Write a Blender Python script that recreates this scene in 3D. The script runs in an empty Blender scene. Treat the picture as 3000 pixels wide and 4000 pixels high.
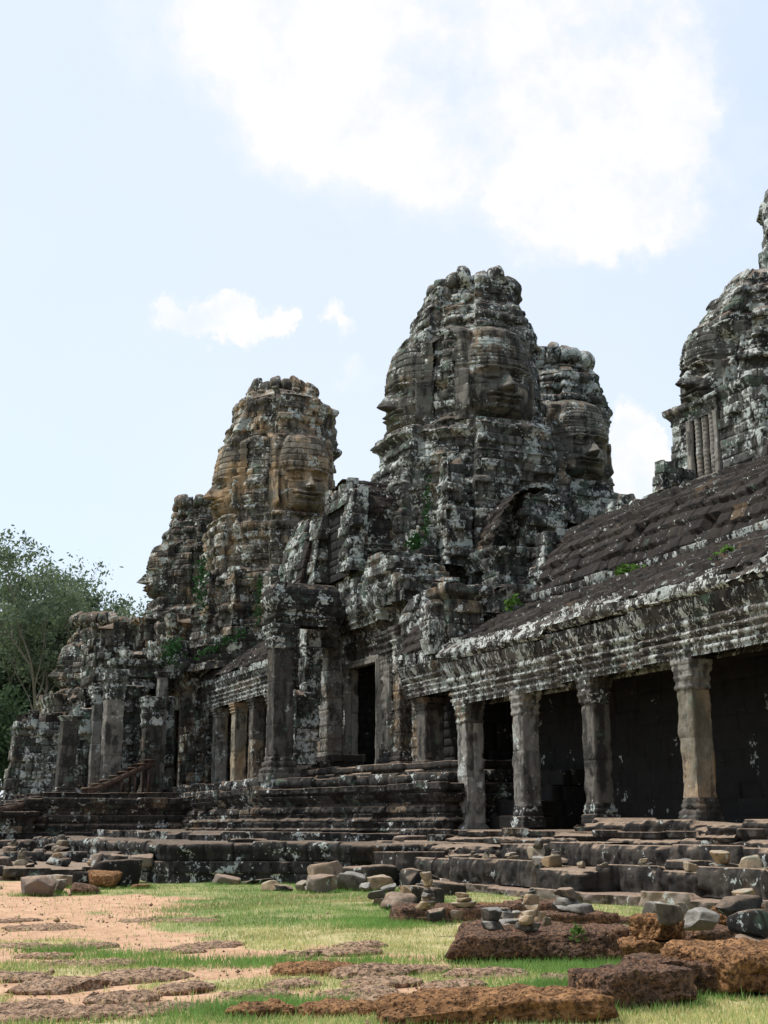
import bpy, math, random
import numpy as np
from mathutils import Vector, Matrix
sc = bpy.context.scene
col = sc.collection
R_ = math.radians
PI = math.pi

# ------------------------------------------------------------------ camera
YAW = R_(24); TH = math.atan(1225/5100); EYE = 1.6
cam = bpy.data.objects.new("camera", bpy.data.cameras.new("camera"))
col.objects.link(cam)
cam.location = (0, 0, EYE)
cam.rotation_euler = (PI/2 + TH, 0, -YAW)
cam.data.sensor_fit = 'VERTICAL'
cam.data.sensor_height = 24.0
cam.data.lens = 24.0*5100/4000
cam.data.clip_end = 3000
cam.data.clip_start = 0.1
sc.camera = cam

# ------------------------------------------------------------------ light
SUN_DIR = Vector((-0.44, 0.24, 0.87)).normalized()       # towards the sun
sun = bpy.data.objects.new("sun", bpy.data.lights.new("sun", 'SUN'))
col.objects.link(sun)
sun.data.energy = 3.3
sun.data.angle = R_(2.5)
sun.data.color = (1.0, 0.95, 0.87)
sun.rotation_euler = SUN_DIR.to_track_quat('Z', 'Y').to_euler()

sc.view_settings.view_transform = 'Standard'
sc.view_settings.look = 'None'
sc.view_settings.exposure = 0.45
sc.view_settings.gamma = 1.0

def ndir(u, v):
    """world direction of a cloud, from its bearing and height"""
    a = (u-1500)/5100; b = (2000-v)/5100
    c, s = math.cos, math.sin
    f = Vector((s(YAW)*c(TH), c(YAW)*c(TH), s(TH)))
    r = Vector((c(YAW), -s(YAW), 0)); up = Vector((-s(YAW)*s(TH), -c(YAW)*s(TH), c(TH)))
    return (f + a*r + b*up).normalized()

world = bpy.data.worlds.new("World"); sc.world = world
world.use_nodes = True
wn = world.node_tree; wn.nodes.clear()
def WN(t, **k):
    n = wn.nodes.new(t)
    for a, b in k.items(): setattr(n, a, b)
    return n
wl = wn.links.new
def wmath(op, a, b=None, clamp=False):
    n = WN('ShaderNodeMath', operation=op); n.use_clamp = clamp
    for i, x in enumerate((a, b)):
        if x is None: continue
        if isinstance(x, (int, float)): n.inputs[i].default_value = x
        else: wl(x, n.inputs[i])
    return n.outputs[0]
sky = WN('ShaderNodeTexSky', sky_type='NISHITA')
sky.sun_disc = False
sky.sun_elevation = math.asin(SUN_DIR.z)
sky.sun_rotation = math.atan2(SUN_DIR.x, SUN_DIR.y)
sky.dust_density = 2.0
tc = WN('ShaderNodeTexCoord')
nz1 = WN('ShaderNodeTexNoise'); nz1.inputs['Scale'].default_value = 14; nz1.inputs['Detail'].default_value = 9; nz1.inputs['Roughness'].default_value = .62
wl(tc.outputs['Generated'], nz1.inputs['Vector'])
nz2 = WN('ShaderNodeTexNoise'); nz2.inputs['Scale'].default_value = 2.2; nz2.inputs['Detail'].default_value = 5
wl(tc.outputs['Generated'], nz2.inputs['Vector'])
clouds = [(850,60,330,.8),(1150,150,380,.8),(1450,250,420,.85),(1150,420,230,.6),(1500,560,280,.65),(1760,640,230,.65),(1850,300,420,.9),(2200,250,430,1),
          (2450,420,300,1),(2520,130,330,.9),(2280,640,280,1),(2130,780,190,.9),(2470,760,200,.9),(2600,520,160,.9),(1700,0,400,.85),(2400,880,140,.7),
          (660,1235,60,1),(740,1240,80,1.2),(830,1225,90,1.4),(910,1240,95,1.4),(990,1265,85,1.3),(1050,1290,50,1),(1230,1235,42,1.0),(1285,1262,52,1.1),(1345,1298,52,1.1),(1420,1470,75,.8),
          (2480,1690,110,2.2),(2560,1740,80,2.0),(2420,1760,110,2.0),(2520,1860,120,2.2),(2470,1950,140,2.2),(2700,600,300,.45),(2850,750,260,.35)]
def warped(scale, amp, src):
    n = WN('ShaderNodeTexNoise'); n.inputs['Scale'].default_value = scale; n.inputs['Detail'].default_value = 6; n.inputs['Roughness'].default_value = .65
    wl(tc.outputs['Generated'], n.inputs['Vector'])
    a = WN('ShaderNodeVectorMath', operation='SUBTRACT'); wl(n.outputs['Color'], a.inputs[0]); a.inputs[1].default_value = (.5,.5,.5)
    b = WN('ShaderNodeVectorMath', operation='SCALE'); wl(a.outputs[0], b.inputs[0]); b.inputs['Scale'].default_value = amp
    c = WN('ShaderNodeVectorMath', operation='ADD'); wl(src, c.inputs[0]); wl(b.outputs[0], c.inputs[1]); return c.outputs[0]
wdir = warped(8, .075, tc.outputs['Generated']); wdir = warped(26, .05, wdir)
wnorm = WN('ShaderNodeVectorMath', operation='NORMALIZE'); wl(wdir, wnorm.inputs[0]); wdir = wnorm.outputs[0]
acc = None
for (u, v, r, w) in clouds:
    d = ndir(u, v)
    dp = WN('ShaderNodeVectorMath', operation='DOT_PRODUCT')
    wl(wdir, dp.inputs[0]); dp.inputs[1].default_value = d
    # 1-cos(a) ~ a^2/2 ; falloff w*(1 - a2/r2)
    a2 = wmath('MULTIPLY', wmath('SUBTRACT', 1.0, dp.outputs['Value']), 2.0/((r/5100*1.35)**2))
    m = wmath('MULTIPLY', wmath('SUBTRACT', 1.0, a2), w)
    m = wmath('MAXIMUM', m, 0.0)
    acc = m if acc is None else wmath('ADD', acc, m)
n_c = wmath('SUBTRACT', nz1.outputs['Fac'], 0.5)
acc = wmath('MINIMUM', wmath('MULTIPLY', acc, .9), 1.2)
cm = wmath('ADD', acc, wmath('MULTIPLY', n_c, wmath('ADD', wmath('MULTIPLY', wmath('MINIMUM', acc, 1.0), 3.2), .6)))
mr = WN('ShaderNodeMapRange', interpolation_type='SMOOTHSTEP'); wl(cm, mr.inputs[0]); mr.inputs[1].default_value = .08; mr.inputs[2].default_value = 1.9
veil = WN('ShaderNodeMapRange'); wl(nz2.outputs['Fac'], veil.inputs[0]); veil.inputs[1].default_value = .35; veil.inputs[2].default_value = .75
veil.inputs[3].default_value = 0.05; veil.inputs[4].default_value = .38
bg_sky = WN('ShaderNodeBackground'); wl(sky.outputs[0], bg_sky.inputs['Color']); bg_sky.inputs['Strength'].default_value = 0.05
bg_haze = WN('ShaderNodeBackground'); bg_haze.inputs['Color'].default_value = (.70, .795, .90, 1); bg_haze.inputs['Strength'].default_value = .635
addsh = WN('ShaderNodeAddShader'); wl(bg_sky.outputs[0], addsh.inputs[0]); wl(bg_haze.outputs[0], addsh.inputs[1])
bg_cl = WN('ShaderNodeBackground'); bg_cl.inputs['Color'].default_value = (1.0, .985, .985, 1); bg_cl.inputs['Strength'].default_value = .76
mixs = WN('ShaderNodeMixShader')
wl(wmath('ADD', mr.outputs[0], veil.outputs[0], True), mixs.inputs[0]); wl(addsh.outputs[0], mixs.inputs[1]); wl(bg_cl.outputs[0], mixs.inputs[2])
wo = WN('ShaderNodeOutputWorld'); wl(mixs.outputs[0], wo.inputs[0])

# ------------------------------------------------------------------ helpers
def tag(o, label=None, cat=None, group=None, kind=None):
    if label: o['label'] = label
    if cat: o['category'] = cat
    if group: o['group'] = group
    if kind: o['kind'] = kind
    return o
def empty(name, loc=(0,0,0), label=None, cat=None, group=None):
    o = bpy.data.objects.new(name, None); col.objects.link(o); o.location = loc
    o.empty_display_size = .3
    return tag(o, label, cat, group)

def hash3(ix, iy, iz, seed):
    h = (ix.astype(np.int64)*374761393 + iy.astype(np.int64)*668265263 + iz.astype(np.int64)*2147483647 + seed*1274126177) & 0xFFFFFFFF
    h = ((h ^ (h >> 13))*1274126177) & 0xFFFFFFFF
    h = ((h ^ (h >> 16))*2246822519) & 0xFFFFFFFF
    return ((h ^ (h >> 15)) & 0xFFFFFF)/float(0xFFFFFF)
def vnoise(P, scale=1.0, seed=0, octaves=1, rough=.5):
    out = 0; amp = 1; tot = 0
    for o in range(octaves):
        Q = P*scale + 17.3*o
        I = np.floor(Q); F = Q - I; F = F*F*(3-2*F); I = I.astype(np.int64)
        r = 0
        for dx in (0,1):
            wx = F[...,0] if dx else 1-F[...,0]
            for dy in (0,1):
                wy = F[...,1] if dy else 1-F[...,1]
                for dz in (0,1):
                    wz = F[...,2] if dz else 1-F[...,2]
                    r = r + wx*wy*wz*hash3(I[...,0]+dx, I[...,1]+dy, I[...,2]+dz, seed+o)
        out = out + amp*(r*2-1); tot += amp; amp *= rough; scale *= 2.03
    return out/tot

def mk_mesh(name, V, F4, mat, parent=None, blk=None, smooth=False, ngons=None, loc=None):
    """V (n,3) ; F4 (m,4) quads (or (m,3)); ngons = list of index lists"""
    V = np.asarray(V, dtype=np.float64)
    if loc is None:
        loc = (V[:,0].mean(), V[:,1].mean(), V[:,2].min())
    loc = np.array(loc, dtype=float)
    me = bpy.data.meshes.new(name)
    k = F4.shape[1]
    n4 = len(F4); ng = ngons or []
    tot = n4*k + sum(len(g) for g in ng)
    me.vertices.add(len(V)); me.vertices.foreach_set('co', (V-loc).astype(np.float32).ravel())
    me.loops.add(tot)
    li = np.concatenate([F4.ravel()] + [np.asarray(g) for g in ng]).astype(np.int32)
    me.loops.foreach_set('vertex_index', li)
    me.polygons.add(n4+len(ng))
    st = list(np.arange(n4)*k); s = n4*k
    for g in ng: st.append(s); s += len(g)
    me.polygons.foreach_set('loop_start', np.array(st, dtype=np.int32))
    if smooth: me.polygons.foreach_set('use_smooth', np.ones(n4+len(ng), dtype=bool))
    me.update(calc_edges=True); me.validate()
    if blk is not None:
        a = me.attributes.new('blk', 'FLOAT', 'POINT'); a.data.foreach_set('value', np.asarray(blk, dtype=np.float32).ravel())
    me.materials.append(mat)
    o = bpy.data.objects.new(name, me); col.objects.link(o)
    if parent is not None:
        o.parent = parent
        pl = np.array(parent_world(parent))
        o.location = loc - pl
    else:
        o.location = loc
    return o
def parent_world(p):
    l = Vector((0,0,0))
    while p is not None:
        l = l + p.location; p = p.parent
    return l

def grid_faces(nr, nc, closed):
    j = np.arange(nr-1)[:,None]; m = nc if closed else nc-1
    i = np.arange(m)[None,:]
    i2 = (i+1) % nc
    a = j*nc+i; b = j*nc+i2; c = (j+1)*nc+i2; d = (j+1)*nc+i
    return np.stack([a+0*b, b, c, d], -1).reshape(-1,4)

def make_rows(z0, z1, ch, rng, dz, extra=()):
    """rows with a groove row on every bed joint; returns z, course idx, groove flag"""
    cb = [z0]
    while cb[-1] < z1-ch[0]*.8: cb.append(cb[-1] + rng.uniform(*ch))
    if z1-cb[-1] < ch[0]*.5 and len(cb) > 1: cb[-1] = z1
    else: cb.append(z1)
    zs=[]; ci=[]; gr=[]
    g = .016
    for c in range(len(cb)-1):
        a, b = cb[c], cb[c+1]
        zs.append(a); ci.append(c); gr.append(1.0 if c else 0.0)
        n = max(1, int(round((b-a-2*g)/dz)))
        for k in range(n+1):
            zs.append(a+g+(b-a-2*g)*k/n); ci.append(c); gr.append(0.0)
    zs.append(cb[-1]); ci.append(len(cb)-2); gr.append(0.0)
    return np.array(zs), np.array(ci), np.array(gr), cb

def block_field(s, total, ci, rng, bl, off, miss=0.0, ds=.06, gw=.6, corner=None, hw=.013):
    """per row/col: outward offset, block random, vertical joint flag"""
    nr, nc = len(ci), len(s)
    O = np.zeros((nr, nc)); B = np.zeros((nr, nc)); J = np.zeros((nr, nc)); SH = np.zeros((nr, nc))
    nci = ci.max()+1
    for c in range(nci):
        js = [rng.uniform(0, bl[0])]
        while js[-1] < total: js.append(js[-1]+rng.uniform(*bl))
        js = np.array(js)
        idx = np.searchsorted(js, s)
        nb = len(js)+1
        o = rng.normal(0, off, nb); b = rng.random(nb); tl = rng.normal(0, off*.7, nb)
        if miss: o[rng.random(nb) < miss] -= .22
        o[-1] = o[0]; b[-1] = b[0]
        jv = np.zeros(nc); sh = np.zeros(nc)
        for x in js:
            i = int(np.argmin(np.abs(s-x)))
            if i < 2 or i > nc-3 or x > s[-1] or jv[i-2:i+3].any(): continue
            if corner is not None and corner[i-1:i+2].any(): continue
            jv[i] = 1; sh[i] = x-s[i]; sh[i-1] = np.clip(x-hw-s[i-1], -ds, ds); sh[i+1] = np.clip(x+hw-s[i+1], -ds, ds)
        left = np.where(idx > 0, js[np.maximum(idx-1,0)], 0.0)
        loc_ = (s-left)/bl[1]-.5
        rows = ci == c
        O[rows] = o[idx]+tl[idx]*loc_; B[rows] = b[idx]; J[rows] = jv; SH[rows] = sh
    return O, B, J, SH

def pinterp(z, prof):
    if not prof: return np.zeros_like(z)
    p = np.array(prof, dtype=float)
    return np.interp(z, p[:,0], p[:,1])

def shell(name, mat, pts, z0, z1, prof=None, ch=(.28,.42), bl=(.5,1.1), off=.025, ds=.06, dz=None, seed=0, parent=None,
          groove=.046, rough=.02, miss=0.0, jag=.04, cap=True, shear=(0,0), relief=None, tidy=False, zfun=None, loc=None):
    """masonry prism: pts ccw polygon, prof=[(z, outward)]"""
    rng = np.random.default_rng(seed*7+3)
    dz = dz or ds*1.3
    z, ci, gr, cb = make_rows(z0, z1, ch, rng, dz)
    pts = np.array(pts, dtype=float); n = len(pts)
    area = .5*np.sum(pts[:,0]*np.roll(pts[:,1],-1)-np.roll(pts[:,0],-1)*pts[:,1])
    if area < 0: pts = pts[::-1]
    E = np.roll(pts,-1,0)-pts; L = np.linalg.norm(E, axis=1); T = E/L[:,None]
    N = np.stack([T[:,1], -T[:,0]], 1)                        # outward for ccw
    Np = np.roll(N, 1, 0)
    mit = (N+Np)/(1+np.sum(N*Np, 1))[:,None]
    cols_e=[]; cols_t=[]; s=[]; acc_=0; corner=[]
    for e in range(n):
        k = max(2, int(round(L[e]/ds)))
        tt = np.arange(k)/k
        cols_e += [e]*k; cols_t += list(tt); s += list(acc_+tt*L[e]); acc_ += L[e]
        corner += [1.0]+[0.0]*(k-1)
    ce = np.array(cols_e); ct = np.array(cols_t); s = np.array(s); corner = np.array(corner)
    o = pinterp(z, prof)
    O, B, J, SH = block_field(s, acc_, ci, rng, bl, off, miss, ds, corner=corner)
    A0 = pts[ce]; A1 = pts[(ce+1) % n]; M0 = mit[ce]; M1 = mit[(ce+1) % n]
    P = (A0[None]+o[:,None,None]*M0[None])*(1-ct)[None,:,None] + (A1[None]+o[:,None,None]*M1[None])*ct[None,:,None]
    P = P + SH[...,None]*T[ce][None]
    nn = np.where(corner[:,None] > 0, (N[ce]+Np[ce])*.62, N[ce])
    X3 = np.concatenate([P, np.broadcast_to(z[:,None,None], P.shape[:2]+(1,))], -1)
    nz = vnoise(X3, 1.6, seed, 2)*rough*1.2 + vnoise(X3, 7, seed+5, 2)*rough
    D = O + nz
    gmask = np.maximum(gr[:,None]*np.ones_like(J), J)
    D = D - gmask*groove*(.7+.6*B)
    chip = vnoise(X3, 3.1, seed+9, 2)
    D = D - np.clip(chip-.42, 0, 1)*rough*7
    if relief is not None: D = D + relief(s, z, X3)
    # erode sharp arrises at the corners
    D = D - corner[None,:]*(.02+.03*vnoise(X3, 2.3, seed+3))
    X3[...,:2] += D[...,None]*nn[None]
    topw = np.clip((z-(z1-.35))/.35, 0, 1)[:,None]
    X3[...,2] += topw*jag*(B*2-1)
    X3[...,0] += shear[0]*(z-z0)[:,None]; X3[...,1] += shear[1]*(z-z0)[:,None]
    nr, nc = X3.shape[:2]
    V = X3.reshape(-1,3); F = grid_faces(nr, nc, True); bb = B.ravel()
    ng = []
    if cap:
        last = X3[-1].copy()
        M = (mit[ce]*(1-ct)[:,None]+mit[(ce+1)%n]*ct[:,None])
        r1 = last.copy(); r1[:,:2] -= M*.05; r1[:,2] += .012
        r2 = last.copy(); r2[:,:2] -= M*.16; r2[:,2] = r2[:,2]*.6+(z1+.0)*.4
        base = len(V)
        V = np.concatenate([V, r1, r2]); bb = np.concatenate([bb, B[-1], B[-1]])
        for a, b in ((base-nc, base), (base, base+nc)):
            i = np.arange(nc); F = np.concatenate([F, np.stack([a+i, a+(i+1)%nc, b+(i+1)%nc, b+i], 1)])
        ng = [list(range(base+nc, base+2*nc))]
    if zfun is not None: V[:,2] += zfun(V)
    return mk_mesh(name, V, F, mat, parent, bb, ngons=ng, loc=loc)

def rect(x0, x1, y0, y1, rot=0):
    p = np.array([(x0,y0),(x1,y0),(x1,y1),(x0,y1)], dtype=float)
    if rot:
        c = p.mean(0); a = R_(rot); m = np.array([[math.cos(a),-math.sin(a)],[math.sin(a),math.cos(a)]])
        p = (p-c)@m.T+c
    return p

def redent(x0, x1, y0, y1, d=.35, k=1):
    """rectangle with stepped corners"""
    p = []
    def corner(cx, cy, sx, sy, flip):
        q = []
        for i in range(k+1):
            a = d*i; b = d*(k-i)
            q.append((cx+sx*a, cy+sy*b))
            if i < k: q.append((cx+sx*(a+d), cy+sy*b))
        return q[::-1] if flip else q
    p += corner(x0, y0, 1, 1, False)          # from (x0, y0+kd) to (x0+kd, y0)
    p += corner(x1, y0, -1, 1, True)
    p += corner(x1, y1, -1, -1, False)
    p += corner(x0, y1, 1, -1, True)
    return p

# classic plinth moulding profile between two heights (outward offsets)
def plinth(z0, z1, a=.18):
    h = z1-z0
    q = [(0,.9),(.10,.9),(.12,.72),(.22,.60),(.24,.25),(.30,.45),(.36,.5),(.40,.3),(.43,-.1),(.50,.1),(.55,.18),(.60,.1),(.64,-.25),(.72,-.15),(.76,.25),(.82,.5),(.87,.62),(.885,.9),(1,.95)]
    return [(z0+t*h, v*a) for t, v in q]
def cornice(z0, z1, a=.25):
    h = z1-z0
    q = [(0,0),(.18,0),(.20,.25),(.30,.30),(.32,.12),(.42,.2),(.5,.48),(.54,.42),(.60,.62),(.74,.9),(.78,1),(1,1.0)]
    return [(z0+t*h, v*a) for t, v in q]
def capital(z0, z1, a=.1):
    h = z1-z0
    q = [(0,0),(.06,.35),(.12,.4),(.16,.15),(.28,.2),(.36,.6),(.44,.7),(.48,.35),(.58,.45),(.66,.95),(.76,1.05),(.8,.8),(.84,1.2),(1,1.25)]
    return [(z0+t*h, v*a) for t, v in q]
def colbase(z0, z1, a=.1):
    h = z1-z0
    q = [(0,1.25),(.28,1.25),(.30,1.0),(.42,1.15),(.50,.95),(.54,.55),(.64,.75),(.74,.6),(.78,.25),(.86,.35),(.92,.2),(1,0)]
    return [(z0+t*h, v*a) for t, v in q]

# ------------------------------------------------------------------ materials
class NT:
    def __init__(s, mat):
        mat.use_nodes = True; s.t = mat.node_tree; s.t.nodes.clear()
    def n(s, t, **k):
        x = s.t.nodes.new(t)
        for a, b in k.items(): setattr(x, a, b)
        return x
    def l(s, a, b): s.t.links.new(a, b)
    def val(s, sock, x):
        if isinstance(x, (int, float)): sock.default_value = x
        elif isinstance(x, tuple): sock.default_value = x if len(x) == 4 else x+(1,)
        else: s.l(x, sock)
    def math(s, op, a, b=0.0, c=0.0, clamp=False):
        n = s.n('ShaderNodeMath', operation=op); n.use_clamp = clamp
        s.val(n.inputs[0], a); s.val(n.inputs[1], b)
        if op == 'MULTIPLY_ADD': s.val(n.inputs[2], c)
        return n.outputs[0]
    def noise(s, vec, scale, detail=4, rough=.55, dist=0.0):
        n = s.n('ShaderNodeTexNoise'); s.l(vec, n.inputs['Vector'])
        n.inputs['Scale'].default_value = scale; n.inputs['Detail'].default_value = detail
        n.inputs['Roughness'].default_value = rough; n.inputs['Distortion'].default_value = dist
        return n.outputs['Fac']
    def ramp(s, x, a, b, lo=0.0, hi=1.0, smooth=True):
        n = s.n('ShaderNodeMapRange', interpolation_type='SMOOTHSTEP' if smooth else 'LINEAR'); s.l(x, n.inputs[0])
        n.inputs[1].default_value = a; n.inputs[2].default_value = b; n.inputs[3].default_value = lo; n.inputs[4].default_value = hi
        return n.outputs[0]
    def mix(s, f, a, b, mode='MIX'):
        n = s.n('ShaderNodeMix', data_type='RGBA', blend_type=mode)
        s.val(n.inputs[0], f); s.val(n.inputs[6], a); s.val(n.inputs[7], b)
        return n.outputs[2]
    def vmap(s, vec, scale=(1,1,1), loc=(0,0,0)):
        n = s.n('ShaderNodeMapping'); s.l(vec, n.inputs[0]); n.inputs['Scale'].default_value = scale; n.inputs['Location'].default_value = loc
        return n.outputs[0]
    def out(s, color, rough, height=None, bs=.5, bd=.03):
        b = s.n('ShaderNodeBsdfPrincipled'); s.val(b.inputs['Base Color'], color); s.val(b.inputs['Roughness'], rough)
        b.inputs['Specular IOR Level'].default_value = .25
        if height is not None:
            u = s.n('ShaderNodeBump'); u.inputs['Strength'].default_value = bs; u.inputs['Distance'].default_value = bd
            s.l(height, u.inputs['Height']); s.l(u.outputs[0], b.inputs['Normal'])
        o = s.n('ShaderNodeOutputMaterial'); s.l(b.outputs[0], o.inputs[0])
        return b

def stone(name, base=(.17,.15,.13), ochre=.15, dark=.5, lichen=.4, green=.3, topc=(.12,.085,.06), top=.7, seed=0, lscale=1.0, stretch=1.0, pale=.0):
    m = bpy.data.materials.new(name); t = NT(m)
    geo = t.n('ShaderNodeNewGeometry'); pos = t.vmap(geo.outputs['Position'], loc=(seed*13.7, seed*5.1, seed*3.3))
    at = t.n('ShaderNodeAttribute', attribute_name='blk'); blk = at.outputs['Fac']
    nlo = t.noise(pos, .55, 4); nmi = t.noise(pos, 2.1, 5, .6); nhi = t.noise(pos, 9, 6, .65); nvh = t.noise(pos, 38, 4, .6)
    pst = t.vmap(geo.outputs['Position'], scale=(2.4,2.4,.35), loc=(seed*3.1,7,seed)); nst = t.noise(pst, 1.5, 5, .6)
    base = tuple(x*.80 for x in base)
    c = t.mix(t.ramp(blk, 0, 1), tuple(x*.62 for x in base), tuple(min(1,x*1.4) for x in base))
    # warm bare sandstone
    om = t.math('ADD', t.ramp(nlo, .62-ochre*.5, .80-ochre*.45), t.ramp(blk, 1.0-ochre*.35, 1.0-ochre*.3, 0, .55), clamp=True)
    oc = t.mix(nmi, (.30,.185,.095), (.42,.29,.16))
    c = t.mix(t.math('MULTIPLY', om, min(1.0, .35+ochre)), c, oc)
    if pale:
        c = t.mix(t.math('MULTIPLY', t.ramp(nst, .35, .6), pale), c, (.40,.38,.33))
    # black film, streaked
    dm = t.math('MULTIPLY', t.ramp(t.math('ADD', t.math('MULTIPLY', nst, .55), t.math('MULTIPLY', nmi, .45)), .60-dark*.26, .68-dark*.22), min(1, .55+dark*.5))
    c = t.mix(dm, c, (.0105,.0105,.0105))
    # grey green crust
    gm = t.math('MULTIPLY', t.ramp(t.noise(pos, 1.3, 4, .6, .4), .66-green*.22, .74-green*.2), t.ramp(nhi, .3, .6, .25, .8))
    c = t.mix(gm, c, (.098,.148,.114))
    # white lichen
    ps2 = t.vmap(geo.outputs['Position'], scale=(1,1,1.0/stretch), loc=(3.3+seed,1.1,9.2))
    l1 = t.noise(ps2, 1.5*lscale, 3, .5); l2 = t.noise(ps2, 6.5*lscale, 6, .68, .3)
    mm = t.math('ADD', t.math('ADD', t.math('MULTIPLY', l1, .5), t.math('MULTIPLY', l2, .62)), t.math('MULTIPLY', t.math('ADD', t.math('SUBTRACT', nlo, .5), t.math('MULTIPLY', t.math('SUBTRACT', blk, .5), .25)), .22))
    lm = t.ramp(mm, .705-lichen*.21, .735-lichen*.20)
    sxn = t.n('ShaderNodeSeparateXYZ'); t.l(geo.outputs['Normal'], sxn.inputs[0])
    mm = t.math('ADD', mm, t.math('MULTIPLY', sxn.outputs[2], .045)) if lichen > 0 else t.math('MULTIPLY', mm, .3)
    vo = t.n('ShaderNodeTexVoronoi'); t.l(pos, vo.inputs['Vector']); vo.inputs['Scale'].default_value = 5.5
    sp = t.math('MULTIPLY', t.ramp(vo.outputs['Distance'], .12, .17, 1, 0), t.ramp(nmi, .5, .62))
    lm = t.math('MULTIPLY', t.math('MAXIMUM', lm, t.math('MULTIPLY', sp, min(1, lichen*1.6))), t.ramp(nvh, .25, .55, .35, .95))
    c = t.mix(lm, c, t.mix(t.ramp(nlo, .35, .65), (.64,.67,.65), (.38,.43,.41)))
    # soil and moss lying on level tops
    if top > 0:
        sx = t.n('ShaderNodeSeparateXYZ'); t.l(geo.outputs['Normal'], sx.inputs[0])
        tm = t.math('MULTIPLY', t.ramp(t.math('ADD', sx.outputs[2], t.math('MULTIPLY', nmi, .3)), .62, .95), top)
        c = t.mix(tm, c, t.mix(t.ramp(nhi, .35, .65), topc, tuple(x*1.7 for x in topc)))
    c = t.mix(t.ramp(nvh, .3, .7, .22, 0), c, (.03,.03,.03))
    h = t.math('ADD', t.math('MULTIPLY', nhi, .7), t.math('MULTIPLY', nvh, .35))
    t.out(c, .92, h, .9, .05)
    return m

M = {}
M['face']    = stone('tower stone', (.125,.125,.114), .12, .55, .50, .35, seed=1, top=.5)
M['ochre']   = stone('warm tower stone', (.165,.15,.125), .33, .50, .46, .2, seed=2, top=.4)
M['ochref']  = stone('warm face stone', (.20,.175,.14), .40, .40, .28, .14, seed=2, top=.3)
M['greyf']   = stone('grey face stone', (.165,.158,.138), .18, .42, .34, .25, seed=22, top=.3)
M['facef']   = stone('dark face stone', (.14,.135,.12), .13, .48, .27, .32, seed=21, top=.3)
M['grey']    = stone('grey lichen stone', (.118,.12,.112), .12, .60, .58, .52, seed=3)
M['dark']    = stone('dark plinth stone', (.050,.046,.040), .12, .62, .27, .26, topc=(.12,.088,.064), seed=4, top=.75)
M['darkl']   = stone('dark plinth stone with lichen', (.044,.042,.038), .05, .66, .36, .2, topc=(.13,.096,.07), seed=5, top=.8)
M['mid']     = stone('weathered wall stone', (.115,.108,.095), .24, .60, .40, .46, seed=6)
M['frieze']  = stone('carved frieze stone', (.11,.10,.09), .10, .60, .58, .12, seed=7, lscale=2.2, stretch=2.2, top=.5)
M['pillar']  = stone('pillar stone', (.175,.17,.16), .12, .46, .22, .18, seed=8, pale=.4, top=.2)
M['pillarm'] = stone('mid pillar stone', (.16,.15,.135), .12, .5, .16, .22, seed=19, pale=.25, top=.2)
M['pillard'] = stone('dark pillar stone', (.09,.083,.072), .12, .58, .10, .15, seed=9, pale=.12, top=.2)
M['pillaro'] = stone('pale warm pillar stone', (.24,.215,.155), .42, .30, .10, .15, seed=10, pale=.3, top=.2)
M['roof']    = stone('brown roof stone', (.027,.0205,.0165), .02, .50, .16, .06, topc=(.024,.0175,.013), seed=11, top=.5, lscale=1.6)
M['eave']    = stone('eave stone', (.06,.054,.05), .02, .55, .66, .08, topc=(.10,.07,.05), seed=12, top=.3, lscale=2.0, stretch=1.6)
M['inner_shade']   = stone('inner wall stone', (.011,.0108,.011), -.4, .62, .0, -.4, seed=13, top=.2)  # near black: the shade of the interiors is put into the colour
M['step']    = stone('step stone', (.050,.043,.037), .08, .55, .13, .08, topc=(.20,.148,.108), seed=14, top=.95)
M['block']   = stone('fallen block stone', (.20,.165,.135), .25, .35, .2, .06, topc=(.24,.17,.125), seed=15, top=.7)
M['cairn']   = stone('cairn stone', (.25,.21,.15), .30, .34, .12, .08, topc=(.34,.30,.24), seed=16, top=.5)
M['cairng']  = stone('grey cairn stone', (.17,.15,.12), .14, .42, .16, .05, topc=(.30,.29,.27), seed=17, top=.5)
M['door']    = stone('door frame stone', (.20,.19,.175), .12, .38, .12, .15, seed=18, pale=.4, top=.2)

def laterite(name, c0, c1, seed):
    m = bpy.data.materials.new(name); t = NT(m)
    geo = t.n('ShaderNodeNewGeometry'); pos = t.vmap(geo.outputs['Position'], loc=(seed, seed*2.2, 0))
    n1 = t.noise(pos, 3, 5, .6); n2 = t.noise(pos, 16, 6, .7)
    vo = t.n('ShaderNodeTexVoronoi'); t.l(pos, vo.inputs['Vector']); vo.inputs['Scale'].default_value = 22
    pit = t.ramp(vo.outputs['Distance'], .12, .42)
    c = t.mix(t.ramp(n1, .35, .65), c0, c1)
    c = t.mix(t.ramp(n2, .42, .56, .8, 0), c, tuple(x*.25 for x in c0))
    c = t.mix(t.ramp(t.noise(pos, 26, 4, .6), .58, .68, 0, .7), c, (.40,.22,.10))
    c = t.mix(t.ramp(n1, .60, .72, 0, .55), c, (.045,.035,.03))
    h = t.math('ADD', t.math('MULTIPLY', pit, .8), n2)
    t.out(c, .95, h, 1.0, .045)
    return m
M['lat'] = laterite('laterite', (.12,.075,.054), (.19,.103,.062), 1)
M['lato'] = laterite('orange laterite', (.20,.10,.045), (.36,.19,.085), 5)
M['latb'] = laterite('brown laterite', (.32,.205,.135), (.43,.295,.20), 9)

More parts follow.
